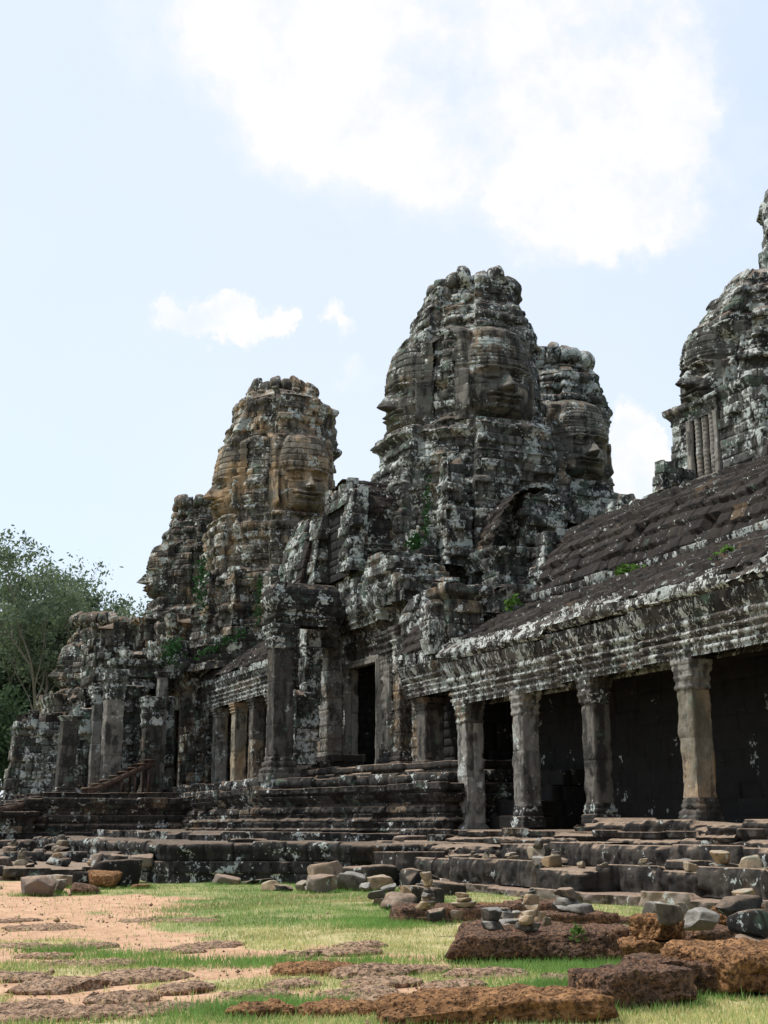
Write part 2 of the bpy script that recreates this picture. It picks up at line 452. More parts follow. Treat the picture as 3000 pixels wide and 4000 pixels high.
def plain(name, c, rough=.8, var=.3, bump=.01):
    m = bpy.data.materials.new(name); t = NT(m)
    geo = t.n('ShaderNodeNewGeometry'); n = t.noise(geo.outputs['Position'], 7, 5)
    cc = t.mix(t.ramp(n, .3, .7), tuple(x*(1-var) for x in c), tuple(min(1,x*(1+var)) for x in c))
    t.out(cc, rough, n, .5, bump); return m
M['wood'] = plain('weathered red wood', (.075,.050,.040), .7)
M['woodl'] = plain('worn tread wood', (.13,.088,.064), .7)
M['bark'] = plain('pale bark', (.15,.135,.12), .9, .35)
M['straw'] = plain('dry straw', (.50,.40,.22), .9, .25)

def leafmat(name, c, trans=.3, var=.5):
    m = bpy.data.materials.new(name); t = NT(m)
    geo = t.n('ShaderNodeNewGeometry')
    n = t.noise(geo.outputs['Position'], .6, 3); n2 = t.noise(geo.outputs['Position'], 5, 2)
    f = t.math('ADD', t.math('MULTIPLY', n, .6), t.math('MULTIPLY', n2, .4))
    cc = t.mix(t.ramp(f, .35, .65), tuple(x*(1-var) for x in c), tuple(min(1,x*(1+var)) for x in c))
    b = t.n('ShaderNodeBsdfDiffuse'); t.l(cc, b.inputs[0])
    tr = t.n('ShaderNodeBsdfTranslucent'); t.l(t.mix(.5, cc, (c[0]*1.4, c[1]*1.5, c[2]*.7)), tr.inputs[0])
    mx = t.n('ShaderNodeMixShader'); mx.inputs[0].default_value = trans
    t.l(b.outputs[0], mx.inputs[1]); t.l(tr.outputs[0], mx.inputs[2])
    o = t.n('ShaderNodeOutputMaterial'); t.l(mx.outputs[0], o.inputs[0]); return m
M['leafHaze'] = leafmat('hazed grey green leaves', (.13,.165,.12), .3, .35)  # paler leaf colour has the distance haze painted in
M['leafB'] = leafmat('deep green leaves', (.055,.085,.052))
M['leafC'] = leafmat('bright green leaves', (.065,.125,.028))
M['vine'] = leafmat('vine leaves', (.022,.056,.02), .2, .45)
M['grass'] = leafmat('grass blades', (.31,.36,.155), .35, .35)
M['grassg'] = leafmat('fresh grass blades', (.165,.29,.09), .35, .3)
M['grassd'] = leafmat('dry grass blades', (.54,.50,.27), .35, .3)

# ------------------------------------------------------------------ rocks
def rock_mesh(name, mat, size, seed=0, n=9, sup=4.0, rough=.06, pits=0.0, flat=None):
    """rounded, chipped block of size (sx,sy,sz), base at z=0"""
    lin = np.linspace(-1, 1, n)
    faces=[]; verts=[]; key={}
    def vid(p):
        k = tuple(np.round(p, 5))
        if k not in key: key[k] = len(verts); verts.append(p)
        return key[k]
    for ax in range(3):
        for sgn in (-1, 1):
            for i in range(n-1):
                for j in range(n-1):
                    q = []
                    for (a, b) in ((i,j),(i+1,j),(i+1,j+1),(i,j+1)):
                        p = [0,0,0]; p[ax] = sgn; p[(ax+1)%3] = lin[a]; p[(ax+2)%3] = lin[b]
                        q.append(vid(np.array(p, float)))
                    faces.append(q if sgn > 0 else q[::-1])
    V = np.array(verts); F = np.array(faces)
    nrm = (np.abs(V)**sup).sum(1)**(1/sup)
    V = V/nrm[:,None]
    rng = np.random.default_rng(seed)
    sz = np.array(size)/2
    U = V.copy()
    V = V*sz
    # sheared / tapered so no two blocks are alike
    tp_ = .14 if (pits or max(size) > .8) else .30
    V[:,0] *= 1+rng.uniform(-tp_,tp_)*U[:,2]+rng.uniform(-tp_,tp_)*U[:,1]
    V[:,1] *= 1+rng.uniform(-tp_,tp_)*U[:,2]
    V[:,2] *= 1+rng.uniform(-tp_,tp_)*U[:,0]+rng.uniform(-tp_,tp_)*U[:,1]
    V[:,0] += rng.uniform(-tp_,tp_)*V[:,2]; V[:,1] += rng.uniform(-tp_,tp_)*V[:,2]
    # a few cut planes
    for k in range(7 if pits == 0 else 2):
        d = rng.normal(size=3); d /= np.linalg.norm(d)
        lim = rng.uniform(.62,.90)*np.abs(V@d).max(); e = V@d - lim
        V = V - np.clip(e, 0, None)[:,None]*d
    m = min(size)
    nn = U/np.linalg.norm(U, axis=1)[:,None]
    disp = vnoise(V/m, 1.4, seed, 3, .6)*rough*m*1.6
    if pits: disp = disp + (vnoise(V, 7, seed+4, 4, .7)*pits*1.5) - np.clip(vnoise(V, 16, seed+8, 2), .15, 1)*pits*1.6
    V = V + nn*disp[:,None]
    V[:,2] -= V[:,2].min()
    return V, F
def rock(name, mat, size, loc, rz=0, rx=0, ry=0, seed=0, label=None, cat=None, group=None, parent=None, **k):
    V, F = rock_mesh(name, mat, size, seed, **k)
    o = mk_mesh(name, V, F, M[mat], None, np.full(len(V), random.Random(seed).random()), smooth=k.get('n', 9) >= 20, loc=(0,0,0))
    o.rotation_euler = (R_(rx), R_(ry), R_(rz))
    if parent is not None: o.parent = parent; o.location = Vector(loc)-parent_world(parent)
    else: o.location = loc
    return tag(o, label, cat, group)

# ------------------------------------------------------------------ ground (one sheet, fine near the camera)
def seg_d(X, Y, a, b):
    ax, ay = a; bx, by = b; dx, dy = bx-ax, by-ay
    t = np.clip(((X-ax)*dx+(Y-ay)*dy)/(dx*dx+dy*dy), 0, 1)
    return np.hypot(X-ax-t*dx, Y-ay-t*dy)
DIRT = [((-6,34),(4.2,29.5),3.2),((-6,24),(3.6,24.6),2.3),((3.6,24.6),(4.9,20.3),.75),((4.9,20.3),(5.3,16.6),.55),((5.0,15.9),(6.1,14.9),.65),
        ((2.6,13.5),(4.7,12.2),.5),((4.5,12.4),(6.0,12.4),.55),((0,17.5),(4.2,17.8),.8),((3.3,14.8),(5.4,14.9),.4),((1,20),(4.5,21.2),.7),((1.5,12.5),(2.6,12.2),.5),((-8,40),(4.5,37.0),3.0),((5.9,16.6),(7.4,15.6),.35),((4.0,11.6),(5.0,11.4),.3),((1.2,14.6),(3.0,14.2),.5)]
PATCH = [((6.7,12.0),.7),((7.2,14.5),.5),((5.6,18.6),.7),((6.9,17.2),.6),((7.7,11.6),.6),((4.2,16.5),.6),((3.2,19.2),.6)]
def ground_z(X, Y):
    P = np.stack([X, Y, 0*X], -1)
    z = .05*vnoise(P, .35, 3, 2)+.015*vnoise(P, 2.2, 4, 2)
    return z*np.clip((60-np.hypot(X-6, Y-20))/20, 0, 1)
def dirt_mask(X, Y):
    P = np.stack([X, Y, 0*X], -1)
    m = np.zeros_like(X)
    wob = .45*vnoise(P, 1.1, 11, 3)
    for a, b, w in DIRT:
        m = np.maximum(m, np.clip(1.0-(seg_d(X, Y, a, b)/(w*1.25)+wob-.75)*2.0, 0, 1))
    for (c, w) in PATCH:
        m = np.maximum(m, .6*np.clip(1.0-(np.hypot(X-c[0], (Y-c[1])*.8)/w+wob-.6)*1.6, 0, 1))
    m = np.maximum(m, .55*np.clip(vnoise(P, .8, 21, 3)*2.4-.55, 0, 1)*(X < 9))
    return np.clip(m, 0, 1)
def dry_mask(X, Y):
    P = np.stack([X, Y, 0*X], -1)
    near = np.clip((26-Y)/9, 0, 1)
    return np.clip(.26+.62*near+.7*vnoise(P, .55, 31, 3), 0, 1)
def axis(lo, hi, step, far_lo, far_hi):
    a = list(np.arange(lo, hi, step)); s = step; x = a[0]
    while x > far_lo: s *= 1.35; x -= s; a.insert(0, x)
    x = a[-1]; s = step
    while x < far_hi: s *= 1.35; x += s; a.append(x)
    return np.array(a)
gx = axis(-6, 18, .10, -900, 900); gy = axis(8, 40, .10, -600, 1500)
GX, GY = np.meshgrid(gx, gy)
GZ = ground_z(GX, GY)
dm_ = dirt_mask(GX, GY); dr_ = dry_mask(GX, GY)
GZ = GZ - .02*dm_
V = np.stack([GX, GY, GZ], -1).reshape(-1, 3)
gm = bpy.data.materials.new('ground of dirt and turf'); t = NT(gm)
geo = t.n('ShaderNodeNewGeometry'); pos = geo.outputs['Position']
a1 = t.n('ShaderNodeAttribute', attribute_name='dirt'); a2 = t.n('ShaderNodeAttribute', attribute_name='dry')
n1 = t.noise(pos, 1.4, 6, .6); n2 = t.noise(pos, 12, 6, .7); n3 = t.noise(pos, 55, 4, .7)
dirt = t.mix(t.ramp(n1, .3, .7), (.47,.285,.175), (.57,.375,.245))
dirt = t.mix(t.ramp(t.noise(pos, 2.6, 5, .65, .6), .46, .62, 0, .6), dirt, (.36,.205,.13))
dirt = t.mix(t.ramp(n2, .50, .66, 0, .65), dirt, (.27,.15,.095))
dirt = t.mix(t.ramp(n3, .56, .68, 0, .5), dirt, (.20,.12,.08))
turf = t.mix(t.ramp(a2.outputs['Fac'], .15, .75), (.18,.22,.08), (.42,.37,.19))
turf = t.mix(t.ramp(n2, .45, .65, 0, .6), turf, (.33,.25,.14))
f = t.ramp(t.math('ADD', a1.outputs['Fac'], t.math('MULTIPLY', t.math('SUBTRACT', n2, .5), .9)), .35, .6)
c = t.mix(f, turf, dirt)
t.out(c, .95, t.math('ADD', n2, t.math('MULTIPLY', n3, .5)), .8, .03)
g_o = mk_mesh('ground', V, grid_faces(len(gy), len(gx), False), gm, smooth=True, loc=(0,0,0))
for nm, arr in (('dirt', dm_), ('dry', dr_)):
    a = g_o.data.attributes.new(nm, 'FLOAT', 'POINT'); a.data.foreach_set('value', arr.astype(np.float32).ravel())
tag(g_o, kind='structure')

# ------------------------------------------------------------------ face towers
def ss(a, b, x):
    t_ = np.clip((x-a)/(b-a), 0, 1); return t_*t_*(3-2*t_)
def face_patch(parent, mat, c, n, dist, zc, w, h, seed, name='stone_face', res=.035):
    """carved giant face: outward relief over a plane at distance dist from the tower axis"""
    n = np.array(n, float); tg = np.array([-n[1], n[0]])        # horizontal along the face
    S = np.arange(-w*1.28, w*1.28+1e-6, res); Tt = np.arange(-.10*h, 1.62*h, res)
    s, t_ = np.meshgrid(S/w, Tt/h)
    nar = .74+.26*ss(-.02, .38, t_)
    up_nar = 1-.28*ss(1.05, 1.6, t_)
    sw = np.clip(np.abs(s)/(nar*up_nar), 0, 1)
    body = .84*np.sqrt(np.clip(1-sw**2.3, 0, 1))
    d = body*ss(-.06, .10, t_)*(1-.35*ss(1.0, 1.6, t_))
    g = lambda x, m_, q: np.exp(-((x-m_)/q)**2)
    # nose
    tt = np.clip((t_-.40)/(.70-.40), 0, 1)
    nose = (.56*(1-tt)+.20)*np.exp(-(s/(.19-.10*tt))**2)*ss(.355, .395, t_)*(1-ss(.66, .74, t_))
    nose += .15*(g(s,.17,.07)+g(s,-.17,.07))*g(t_,.41,.035)
    d += nose
    as_ = np.abs(s)
    d -= .36*g(as_, .40, .26)*g(t_, .64, .085)
    d += .26*g(as_, .40, .20)*g(t_, .625, .038)
    d -= .16*g(as_, .40, .24)*g(t_, .585, .018)
    br = .735+.045*np.cos((as_-.38)*3.2)
    d += .16*np.exp(-((t_-br)/.026)**2)*(as_ < .82)
    d += .27*np.exp(-((t_-(.285+.07*s*s))/.032)**2)*(1-ss(.46, .60, as_))
    d += .29*np.exp(-((t_-(.205+.10*s*s))/.034)**2)*(1-ss(.42, .56, as_))
    d -= .26*np.exp(-((t_-(.246+.10*s*s))/.016)**2)*(1-ss(.5, .62, as_))
    d += .12*g(s, 0, .26)*g(t_, .09, .05)-.12*g(s, 0, .34)*g(t_, .15, .022)
    d += .06*g(as_, .55, .2)*g(t_, .40, .12)
    ear = (g(as_, 1.08, .075))*ss(.02, .10, t_)*(1-ss(.72, .80, t_))
    d = np.maximum(d, .42*ear+.12*g(as_, 1.08, .10)*g(t_, .12, .07))
    hb = (t_ > .84) & (t_ < .95)
    d += hb*(.08+.035*(np.sin(s*w*26) > 0))
    cr = (t_ > .95)
    d += cr*(.05*np.abs(np.sin(s*w*5.2+np.floor((t_-.95)*h/.34)*1.57))-.04*((((t_-.95)*h) % .34) < .05))
    rng = np.random.default_rng(seed)
    # block joints across the carving
    zz = Tt+h; ch = []
    zb = [-.2]
    while zb[-1] < 1.7*h: zb.append(zb[-1]+rng.uniform(.30,.44))
    zb = np.array(zb); ci = np.searchsorted(zb, Tt)
    O, B, J, SH = block_field(S-S[0], S[-1]-S[0], ci, rng, (.45,.9), .014, 0, res, .55)
    gr = (np.min(np.abs(Tt[:,None]-zb[None,:]), axis=1) < res*.55).astype(float)
    P = np.zeros(s.shape+(3,))
    d = d + O - .035*np.maximum(J, gr[:,None]) - .25*np.clip(vnoise(np.stack([s*w, t_*h, 0*s], -1), 1.6, seed+3, 2)-.42, 0, 1)
    P[...,0] = c[0]+n[0]*dist+tg[0]*s*w; P[...,1] = c[1]+n[1]*dist+tg[1]*s*w; P[...,2] = zc+t_*h
    d = d + vnoise(P, 4, seed, 3)*.022 - .35*ss(1.12, 1.28, as_) - .5*ss(1.45, 1.62, t_)
    P[...,:2] += d[...,None]*n[None,None]
    return mk_mesh(name, P.reshape(-1,3), grid_faces(len(Tt), len(S), False), mat, parent, B.ravel())

def lotus_crown(parent, mat, c, z, r, h, seed, petals=18, name='lotus_crown', arc=1.0):
    """ring of upright stone petals bulging over the neck, on a broken core"""
    rng = np.random.default_rng(seed); VV=[]; FF=[]; n0 = 0; BB=[]
    def put(V, F, rz, tilt, pos, b):
        nonlocal n0
        ct, st_ = math.cos(tilt), math.sin(tilt)
        x = V[:,0]*ct+V[:,2]*st_; zz = -V[:,0]*st_+V[:,2]*ct
        a, b_ = math.cos(rz), math.sin(rz)
        W = np.stack([x*a-V[:,1]*b_+pos[0], x*b_+V[:,1]*a+pos[1], zz+pos[2]], 1)
        VV.append(W); FF.append(F+n0); n0 += len(W); BB.append(np.full(len(W), b))
    for k in range(petals):
        a = 2*PI*k/petals+rng.uniform(-.05,.05)
        hh = h*rng.uniform(.72,1.12); w_ = 2*PI*r/petals*rng.uniform(.98,1.18)
        V, F = rock_mesh(name, None, (w_*1.5, w_*1.15, hh), seed+k, 8, 3.6, .10)
        V[:,0] += .16*r*np.sin(np.clip(V[:,2]/hh, 0, 1)*PI)          # belly
        put(V, F, a, .30, (c[0]+math.cos(a)*r*.97, c[1]+math.sin(a)*r*.97, z-.05), rng.random())
    for k in range(petals//2):
        a = 2*PI*k/(petals//2)+.2
        V, F = rock_mesh(name, None, (r*.95, r*.85, h*rng.uniform(.6,.95)), seed+50+k, 8, 3.5, .10)
        put(V, F, a, 0, (c[0]+math.cos(a)*r*.42, c[1]+math.sin(a)*r*.42, z), rng.random())
    return mk_mesh(name, np.concatenate(VV), np.concatenate(FF), mat, parent, np.concatenate(BB))

def tower(name, label, mat, matf, c, prof, z_low, seed, faces=(), body_r=1.0, ds=.06, crown=None, miss=.03, tiers=1.25, fband=None, lobed=True, group=None, ch=(.33,.46)):
    root = empty(name, (c[0], c[1], z_low), label, 'face tower' if faces else 'tower', group)
    rng = np.random.default_rng(seed)
    prof = np.array(prof, float)
    z1 = prof[-1,0]
    z, ci, gr, cb = make_rows(z_low, z1, ch, rng, ds*1.25)
    Lp = np.interp(z, prof[:,0], prof[:,1]); Rp = np.interp(z, prof[:,0], prof[:,2])
    r = (Lp+Rp)/2; sh = (Rp-Lp)/2
    b = math.atan2(c[0], c[1]); right = np.array([math.cos(b), -math.sin(b)])
    r0 = r.mean(); tot = 2*PI*r0; nc = int(tot/ds)
    th = np.linspace(0, 2*PI, nc, endpoint=False)
    phi = (th+PI/4) % (PI/2) - PI/4                    # angle from the nearest cardinal
    ap = np.abs(phi)
    cosf = 1/np.cos(phi)
    lobe = np.clip(1.0*cosf, 0, 1.055)*(1-ss(R_(25), R_(29), ap))
    corner = (.90+.02*np.cos((ap-PI/4)*10))*ss(R_(27), R_(33), ap)
    plan = np.maximum(lobe, 0)+corner
    slit = (ap > R_(25)) & (ap < R_(33))
    plan = np.where(slit, np.clip(plan, .915, .955), plan)
    if not lobed: plan = .93+.05*np.cos(4*th)
    plan_r = np.repeat(plan[None], len(z), 0)
    if fband is not None:
        f0, f1 = fband
        inb = ss(f0-.2, f0+.1, z)*(1-ss(f1-.4, f1+.5, z))
        cut = (1-.22*(1-ss(R_(25), R_(30), ap)))
        plan_r = plan_r*(1-inb[:,None]*(1-cut[None,:]))
    Rr = plan_r*r[:,None]*1.0
    # cornice-like tier ledges
    tz = ((z-z_low) % tiers)/tiers
    slit_n = vnoise(np.stack([np.repeat(th[None]*2, len(z), 0), np.repeat(z[:,None]*.9, nc, 1), np.zeros((len(z), nc))], -1), 1, seed+31, 2)
    plan_r = plan_r - slit[None,:]*np.clip(slit_n-.05, 0, 1)*.14
    led = .09*ss(.62, .75, tz)*(1-ss(.93, .99, tz)) - .10*ss(.0, .04, tz)*(1-ss(.18, .3, tz))
    if fband is not None: led = led*(1-.85*inb)
    O, B, J, SH = block_field(th*r0, tot, ci, rng, (.5,1.05), .06, miss, ds)
    TH = th[None,:]+SH/r0
    P0 = np.stack([c[0]+Rr*np.cos(th), c[1]+Rr*np.sin(th), np.repeat(z[:,None], nc, 1)], -1)
    nz = vnoise(P0, .8, seed, 3)*.20+vnoise(P0, 4.5, seed+2, 3)*.05
    chip = np.clip(vnoise(P0, 1.7, seed+7, 2)-.38, 0, 1)*.8
    D = led[:,None]+O+nz-chip-np.maximum(gr[:,None]*np.ones_like(J), J)*.085
    fl = .03*np.sign(np.sin(P0[...,2]*9))*(np.sin(P0[...,2]*1.3+2) > .2)*(corner[None] > .4)     # mouldings on the corner piers
    D = D+fl
    Rr = Rr+D
    X = c[0]+sh[:,None]*right[0]+Rr*np.cos(TH); Y = c[1]+sh[:,None]*right[1]+Rr*np.sin(TH)
    Z = np.repeat(z[:,None], nc, 1)+ss(z1-1.2, z1, z)[:,None]*(B-.5)*.45
    V = np.stack([X,Y,Z],-1).reshape(-1,3)
    ng = [list(range(len(V)-nc, len(V)))]
    mk_mesh('tower_body', V, grid_faces(len(z), nc, True), mat, root, B.ravel(), ngons=ng)
    for (n, dist, zc, w, h) in faces:
        face_patch(root, matf, c, n, dist, zc, w, h, seed+int(10*dist))
    if crown:
        for (cz, cr, chh, pet) in crown:
            k = np.interp(cz, prof[:,0], (prof[:,2]-prof[:,1])/2)
            lotus_crown(root, mat, (c[0]+k*right[0], c[1]+k*right[1]), cz, cr, chh, seed+int(cz), pet)
    return root
mX, mY = (-1,0), (0,-1)
kk = 1.09
zk = lambda z: 1.6+(z-1.6)*kk
tower('face_tower', 'warm ochre tower with two giant faces and lotus top, left of the tallest', M['ochre'], M['ochref'], (24.0,67.85),
      [(10,4.6,4.3)]+[(zk(a), b*kk, c_*kk) for a, b, c_ in [(13.98,3.81,3.18),(15.98,3.85,3.23),(16.79,3.64,3.16),(18.01,3.7,3.01),(19.39,3.52,2.94),(21.48,2.98,2.54),(22.9,2.49,2.5),(23.47,2.25,1.9),(23.75,1.5,1.35)]],
      10, 11, [(mY,3.15,zk(16.85),1.46,2.7),(mX,3.15,zk(16.75),1.46,2.7)], crown=[(zk(23.5),1.34,1.0,17)], fband=(zk(16.8),zk(20.2)))
tower('face_tower', 'largest dark tower with two giant faces, middle of the temple against the sky', M['face'], M['facef'], (26.77,51.45),
      [(11,4.3,4.9),(16.05,3.95,4.7),(17.39,3.7,4.75),(18.2,3.45,4.6),(18.3,3.7,4.65),(18.75,3.65,4.6),(18.98,3.2,4.25),(19.34,2.9,4.15),(20.97,3.05,4.05),(22.35,2.9,3.9),(23.87,2.35,3.6),(25.02,1.85,3.1),(25.8,1.4,2.8),(26.15,.9,2.3)],
      11, 23, [(mY,3.55,19.0,1.5,2.6),(mX,2.62,18.9,1.5,2.6)], crown=[(25.8,1.55,1.0,17)], fband=(18.9,22.3), ds=.055)
tower('face_tower', 'grey lichen tower with one smiling face, behind and right of the tallest tower', M['grey'], M['greyf'], (33.43,54.57),
      [(11,3.4,3.8),(16.26,3.1,3.59),(17.58,2.9,3.52),(18.64,2.8,3.32),(20.25,2.6,3.26),(22.27,2.2,2.95),(23.63,1.7,2.62),(24.2,.9,1.85),(24.4,.7,1.6)],
      11, 37, [(mY,2.95,17.9,1.35,2.4)], crown=[(24.2,1.3,1.05,17)], fband=(17.9,20.8), ds=.065)
tower('face_tower', 'broad grey tower cut off by the right edge, above the long gallery roof', M['grey'], M['face'], (32.25,38.21),
      [(9,3.3,4.8),(14.34,2.76,4.28),(16.37,2.36,3.72),(16.97,2.13,3.59),(17.4,2.21,3.62),(18.44,2.1,3.7),(19.48,1.9,3.78),(20.3,1.75,3.79),(20.9,1.2,3.7),(21.5,.8,3.57),(22.3,.1,3.07)],
      9, 41, [(mX,1.62,16.9,1.2,2.2)], fband=(16.9,19.4), ds=.055, miss=.05)
tower('face_tower', 'dark tower with one face in profile, half hidden behind the ochre tower', M['mid'], M['mid'], (22.15,76.87),
      [(8,3.8,3.6),(10.99,3.52,3.25),(13.79,3.49,2.9),(14.74,3.22,2.8),(15.21,3.3,2.8),(17.29,3.2,2.5),(18.43,2.59,2.2),(19.58,2.25,1.9),(20.57,1.89,1.5),(20.9,1.7,1.3)],
      8, 53, [(mX,2.7,15.0,1.15,2.1)], crown=[(20.6,1.3,.95,15)], fband=(15,17.6), ds=.075)
tower('face_tower', 'smallest dark tower at the far left with a round lotus cap, near the trees', M['mid'], M['mid'], (19.83,92.91),
      [(6,3.9,3.6),(8.11,3.82,3.04),(10.43,3.52,2.59),(10.98,3.11,2.38),(11.69,3.3,2.35),(12.59,3.2,2.13),(13.69,2.9,1.8),(15.17,2.3,1.2),(15.5,2.0,1.0)],
      6, 67, [(mX,2.6,10.9,1.1,2.0),(mY,2.35,10.9,1.1,2.0)], crown=[(15.3,1.55,1.1,18)], fband=(10.9,13.2), ds=.085)

# the great central mass, only its tip shows above the right edge
rt = empty('central_spire', (41.5,42.5,9), 'jagged spire whose edge just enters the picture at the far right', 'tower')
shell('tower_body', M['grey'], [(41.5+2.95*math.cos(a), 42.5+2.95*math.sin(a)) for a in np.linspace(0, 2*PI, 16, endpoint=False)], 9, 30.8,
      prof=[(9,2),(23.5,1.2),(25.0,.9),(25.2,.30),(27.3,.25),(27.5,.0),(29.5,.1),(30.4,-.2),(30.8,-1)], ch=(.4,.6), bl=(.6,1.2), off=.07, ds=.1, seed=71, parent=rt, groove=.05, rough=.04, miss=.05)

# ------------------------------------------------------------------ shaped pieces of the buildings
def vault(name, mat, axis_, a0, a1, curve, parent, seed=0, tile=.32, ds=.07, scal=.016, step=.045, off=.034, thick=True, crest=False, sag=.11, dcurve=.05):
    """stone roof skin. axis_='y': runs along y from a0 to a1 with section curve [(x,z)];
    'x': runs along x with section [(y,z)]. courses step like tiles, each with rounded lower edges"""
    rng = np.random.default_rng(seed)
    cv = np.array(curve, float); seg = np.hypot(*np.diff(cv, axis=0).T); L = np.concatenate([[0], np.cumsum(seg)])
    tot = L[-1]; nrow = max(2, int(tot/dcurve)); q = np.linspace(0, tot, nrow)
    cx = np.interp(q, L, cv[:,0]); cz = np.interp(q, L, cv[:,1])
    for _ in range(3):
        cx[1:-1] = (cx[:-2]+2*cx[1:-1]+cx[2:])/4; cz[1:-1] = (cz[:-2]+2*cz[1:-1]+cz[2:])/4
    tx = np.gradient(cx); tz = np.gradient(cz); ln = np.hypot(tx, tz); nx, nz_ = -tz/ln, tx/ln
    # make the normal point up / outward from the first point
    if nz_.mean() < 0: nx, nz_ = -nx, -nz_
    s = np.arange(a0, a1+ds*.5, ds)
    crs = np.cumsum(rng.uniform(tile*.7, tile*1.3, int(tot/tile)+4)); crs = np.concatenate([[0], crs])
    ci = np.clip(np.searchsorted(crs, q, side='right')-1, 0, len(crs)-2)
    fr = (q-crs[ci])/(crs[ci+1]-crs[ci])
    S, Q = np.meshgrid(s, q)
    cI = ci[:,None]*np.ones_like(S, int)
    # wavy course lines
    wav = .05*np.sin(S*(PI*2/.52)+cI*1.7)+.26*vnoise(np.stack([S*.7, cI*3.0, 0*S], -1), 1, seed, 2)
    f2 = np.mod(fr[:,None]+wav*.5, 1.0)
    saw = (1-f2)**1.0*step*1.25 - (f2 > .93)*step*.55
    O, B, J, SH = block_field(s-a0, a1-a0, ci, rng, (.35,.8), off, 0.03, ds, .5)
    round_ = scal*np.abs(np.sin((S+.26*(cI%2))*(PI/.30)))*(1-f2)
    P0 = np.stack([S, Q, 0*S], -1)
    D = saw+O+round_-J*.04+.07*vnoise(P0, .5, seed+2, 3)+.035*vnoise(P0, 5, seed+4, 3)-np.clip(vnoise(P0, 1.4, seed+6, 2)-.45, 0, 1)*.35
    sg = sag*vnoise(np.stack([S, 0*S, 0*S], -1), .22, seed+8, 2)
    A = cx[:,None]+D*nx[:,None]; Zc = cz[:,None]+D*nz_[:,None]+sg
    S = S+SH
    P = np.stack([A, S, Zc], -1) if axis_ == 'y' else np.stack([S, A, Zc], -1)
    F = grid_faces(len(q), len(s), False)
    return mk_mesh(name, P.reshape(-1,3), F, mat, parent, B.ravel())

def run_ends(pts_prof, y0, y1):
    pass

def beam_y(name, mat, x_face, depth, y0, y1, z0, z1, prof, parent, seed, **k):
    """moulded beam running along y with its carved face looking towards -x"""
    return shell(name, mat, rect(x_face, x_face+depth, y0, y1), z0, z1, prof=prof, parent=parent, seed=seed, **k)

def column(parent, x, y, z0, z1, w, mat, seed, basew=.12, capw=.13, capmat=None, basemat=None, lean=(0,0), zsag=0, hb=.55, hc=.62, name='column'):
    capmat = capmat or mat; basemat = basemat or mat
    h = w/2
    c = shell(name, mat, rect(x-h, x+h, y-h, y+h), z0+hb, z1-hc, ch=(1.1,1.9), bl=(5,6), off=.012, ds=.045, dz=.07, seed=seed, parent=parent, groove=.012, rough=.034, jag=0, cap=False, shear=lean)
    dx, dy = lean[0]*(z1-z0), lean[1]*(z1-z0)
    b = shell('base', basemat, rect(x-h, x+h, y-h, y+h), z0, z0+hb, prof=colbase(z0, z0+hb, basew), ch=(.3,.4), bl=(5,6), off=0, ds=.04, dz=.025, seed=seed+1, parent=c, groove=.01, rough=.03, jag=0)
    t_ = shell('capital', capmat, rect(x-h+dx, x+h+dx, y-h+dy, y+h+dy), z1-hc, z1, prof=capital(z1-hc, z1, capw), ch=(.3,.4), bl=(5,6), off=0, ds=.04, dz=.025, seed=seed+2, parent=c, groove=.01, rough=.03, jag=0,
               relief=lambda s, z, X: .014*np.sign(np.sin(s*38))[None,:]*(np.abs(z-(z1-hc*.52)) < .06)[:,None])
    return c

def lotus_relief(zlo, zhi, period=.34, amp=.05):
    def f(s, z, X):
        m = ((z > zlo) & (z < zhi))[:,None]
        t_ = ((z-zlo)/(zhi-zlo))[:,None]
        return m*amp*(np.abs(np.sin(s*PI/period))[None,:]**.6*np.sin(np.clip(t_, 0, 1)*PI)**.5-.5)
    return f

def scroll_relief(amp=.02, per=.32):
    def f(s, z, X):
        u = s[None,:]/per*2*PI*.5; v = z[:,None]/per*2*PI*.5
        return amp*(np.sin(u*2+1.5*np.sin(v))*np.cos(v*2+1.2*np.sin(u*2)))
    return f

# ================================================================== right gallery
G = empty('stone_gallery', (20, 28, 1.5), 'long dark colonnade with brown tiled stone roof on the right side', 'gallery', 'galleries with square columns')
cols = [(38.6,'pillar','mid',(0,.012),1.45),(35.0,'pillar','pillar',(.004,.010),1.55),(31.05,'pillard','mid',(-.010,.010),1.58),(26.65,'pillaro','pillar',(-.012,0),1.64),(22.4,'pillar','mid',(0,0),1.7),(17.8,'pillard','mid',(0,0),1.7)]
for i, (y, m1, m2, ln, zb) in enumerate(cols):
    column(G, 20.32, y, zb, 5.62, .60 if i else .66, M[m1], 100+i*5, basemat=M['darkl' if i in (1,2) else m1] if i < 3 else M['pillard'], capmat=M[m2], lean=ln, hb=.62 if i != 0 else .22, hc=.75, basew=.09, capw=.075)
# carved beam and eave
zb, zt = 5.62, 7.02
fp = [(zb,.02),(zb+.10,.02),(zb+.12,.07),(zb+.20,.07),(zb+.22,0),(zb+.30,.02),(zb+.33,.10),(zb+.40,.10),(zb+.42,.03),(zb+.50,.05),(zb+.53,.13),(zb+.60,.12),(zb+.63,.04),
      (zb+.74,.06),(zb+.76,.16),(zb+.86,.18),(zb+.90,.12),(zb+1.0,.14),(zb+1.15,.22),(zb+1.34,.30),(zt,.30)]
def seg_beam(y0, y1, z0, seed, mat='frieze', dz=0.0):
    p = [(z+z0-zb, o) for z, o in fp]
    shell('carved_beam', M[mat], rect(20.02, 20.85, y0, y1), z0, z0+1.40, prof=p, parent=G, seed=seed, ch=(.44,.52), bl=(1.5,2.6), off=.012, ds=.05, dz=.035, groove=.02, rough=.03, jag=.02,
          relief=lotus_relief(z0+.93, z0+1.36, .30, .07))
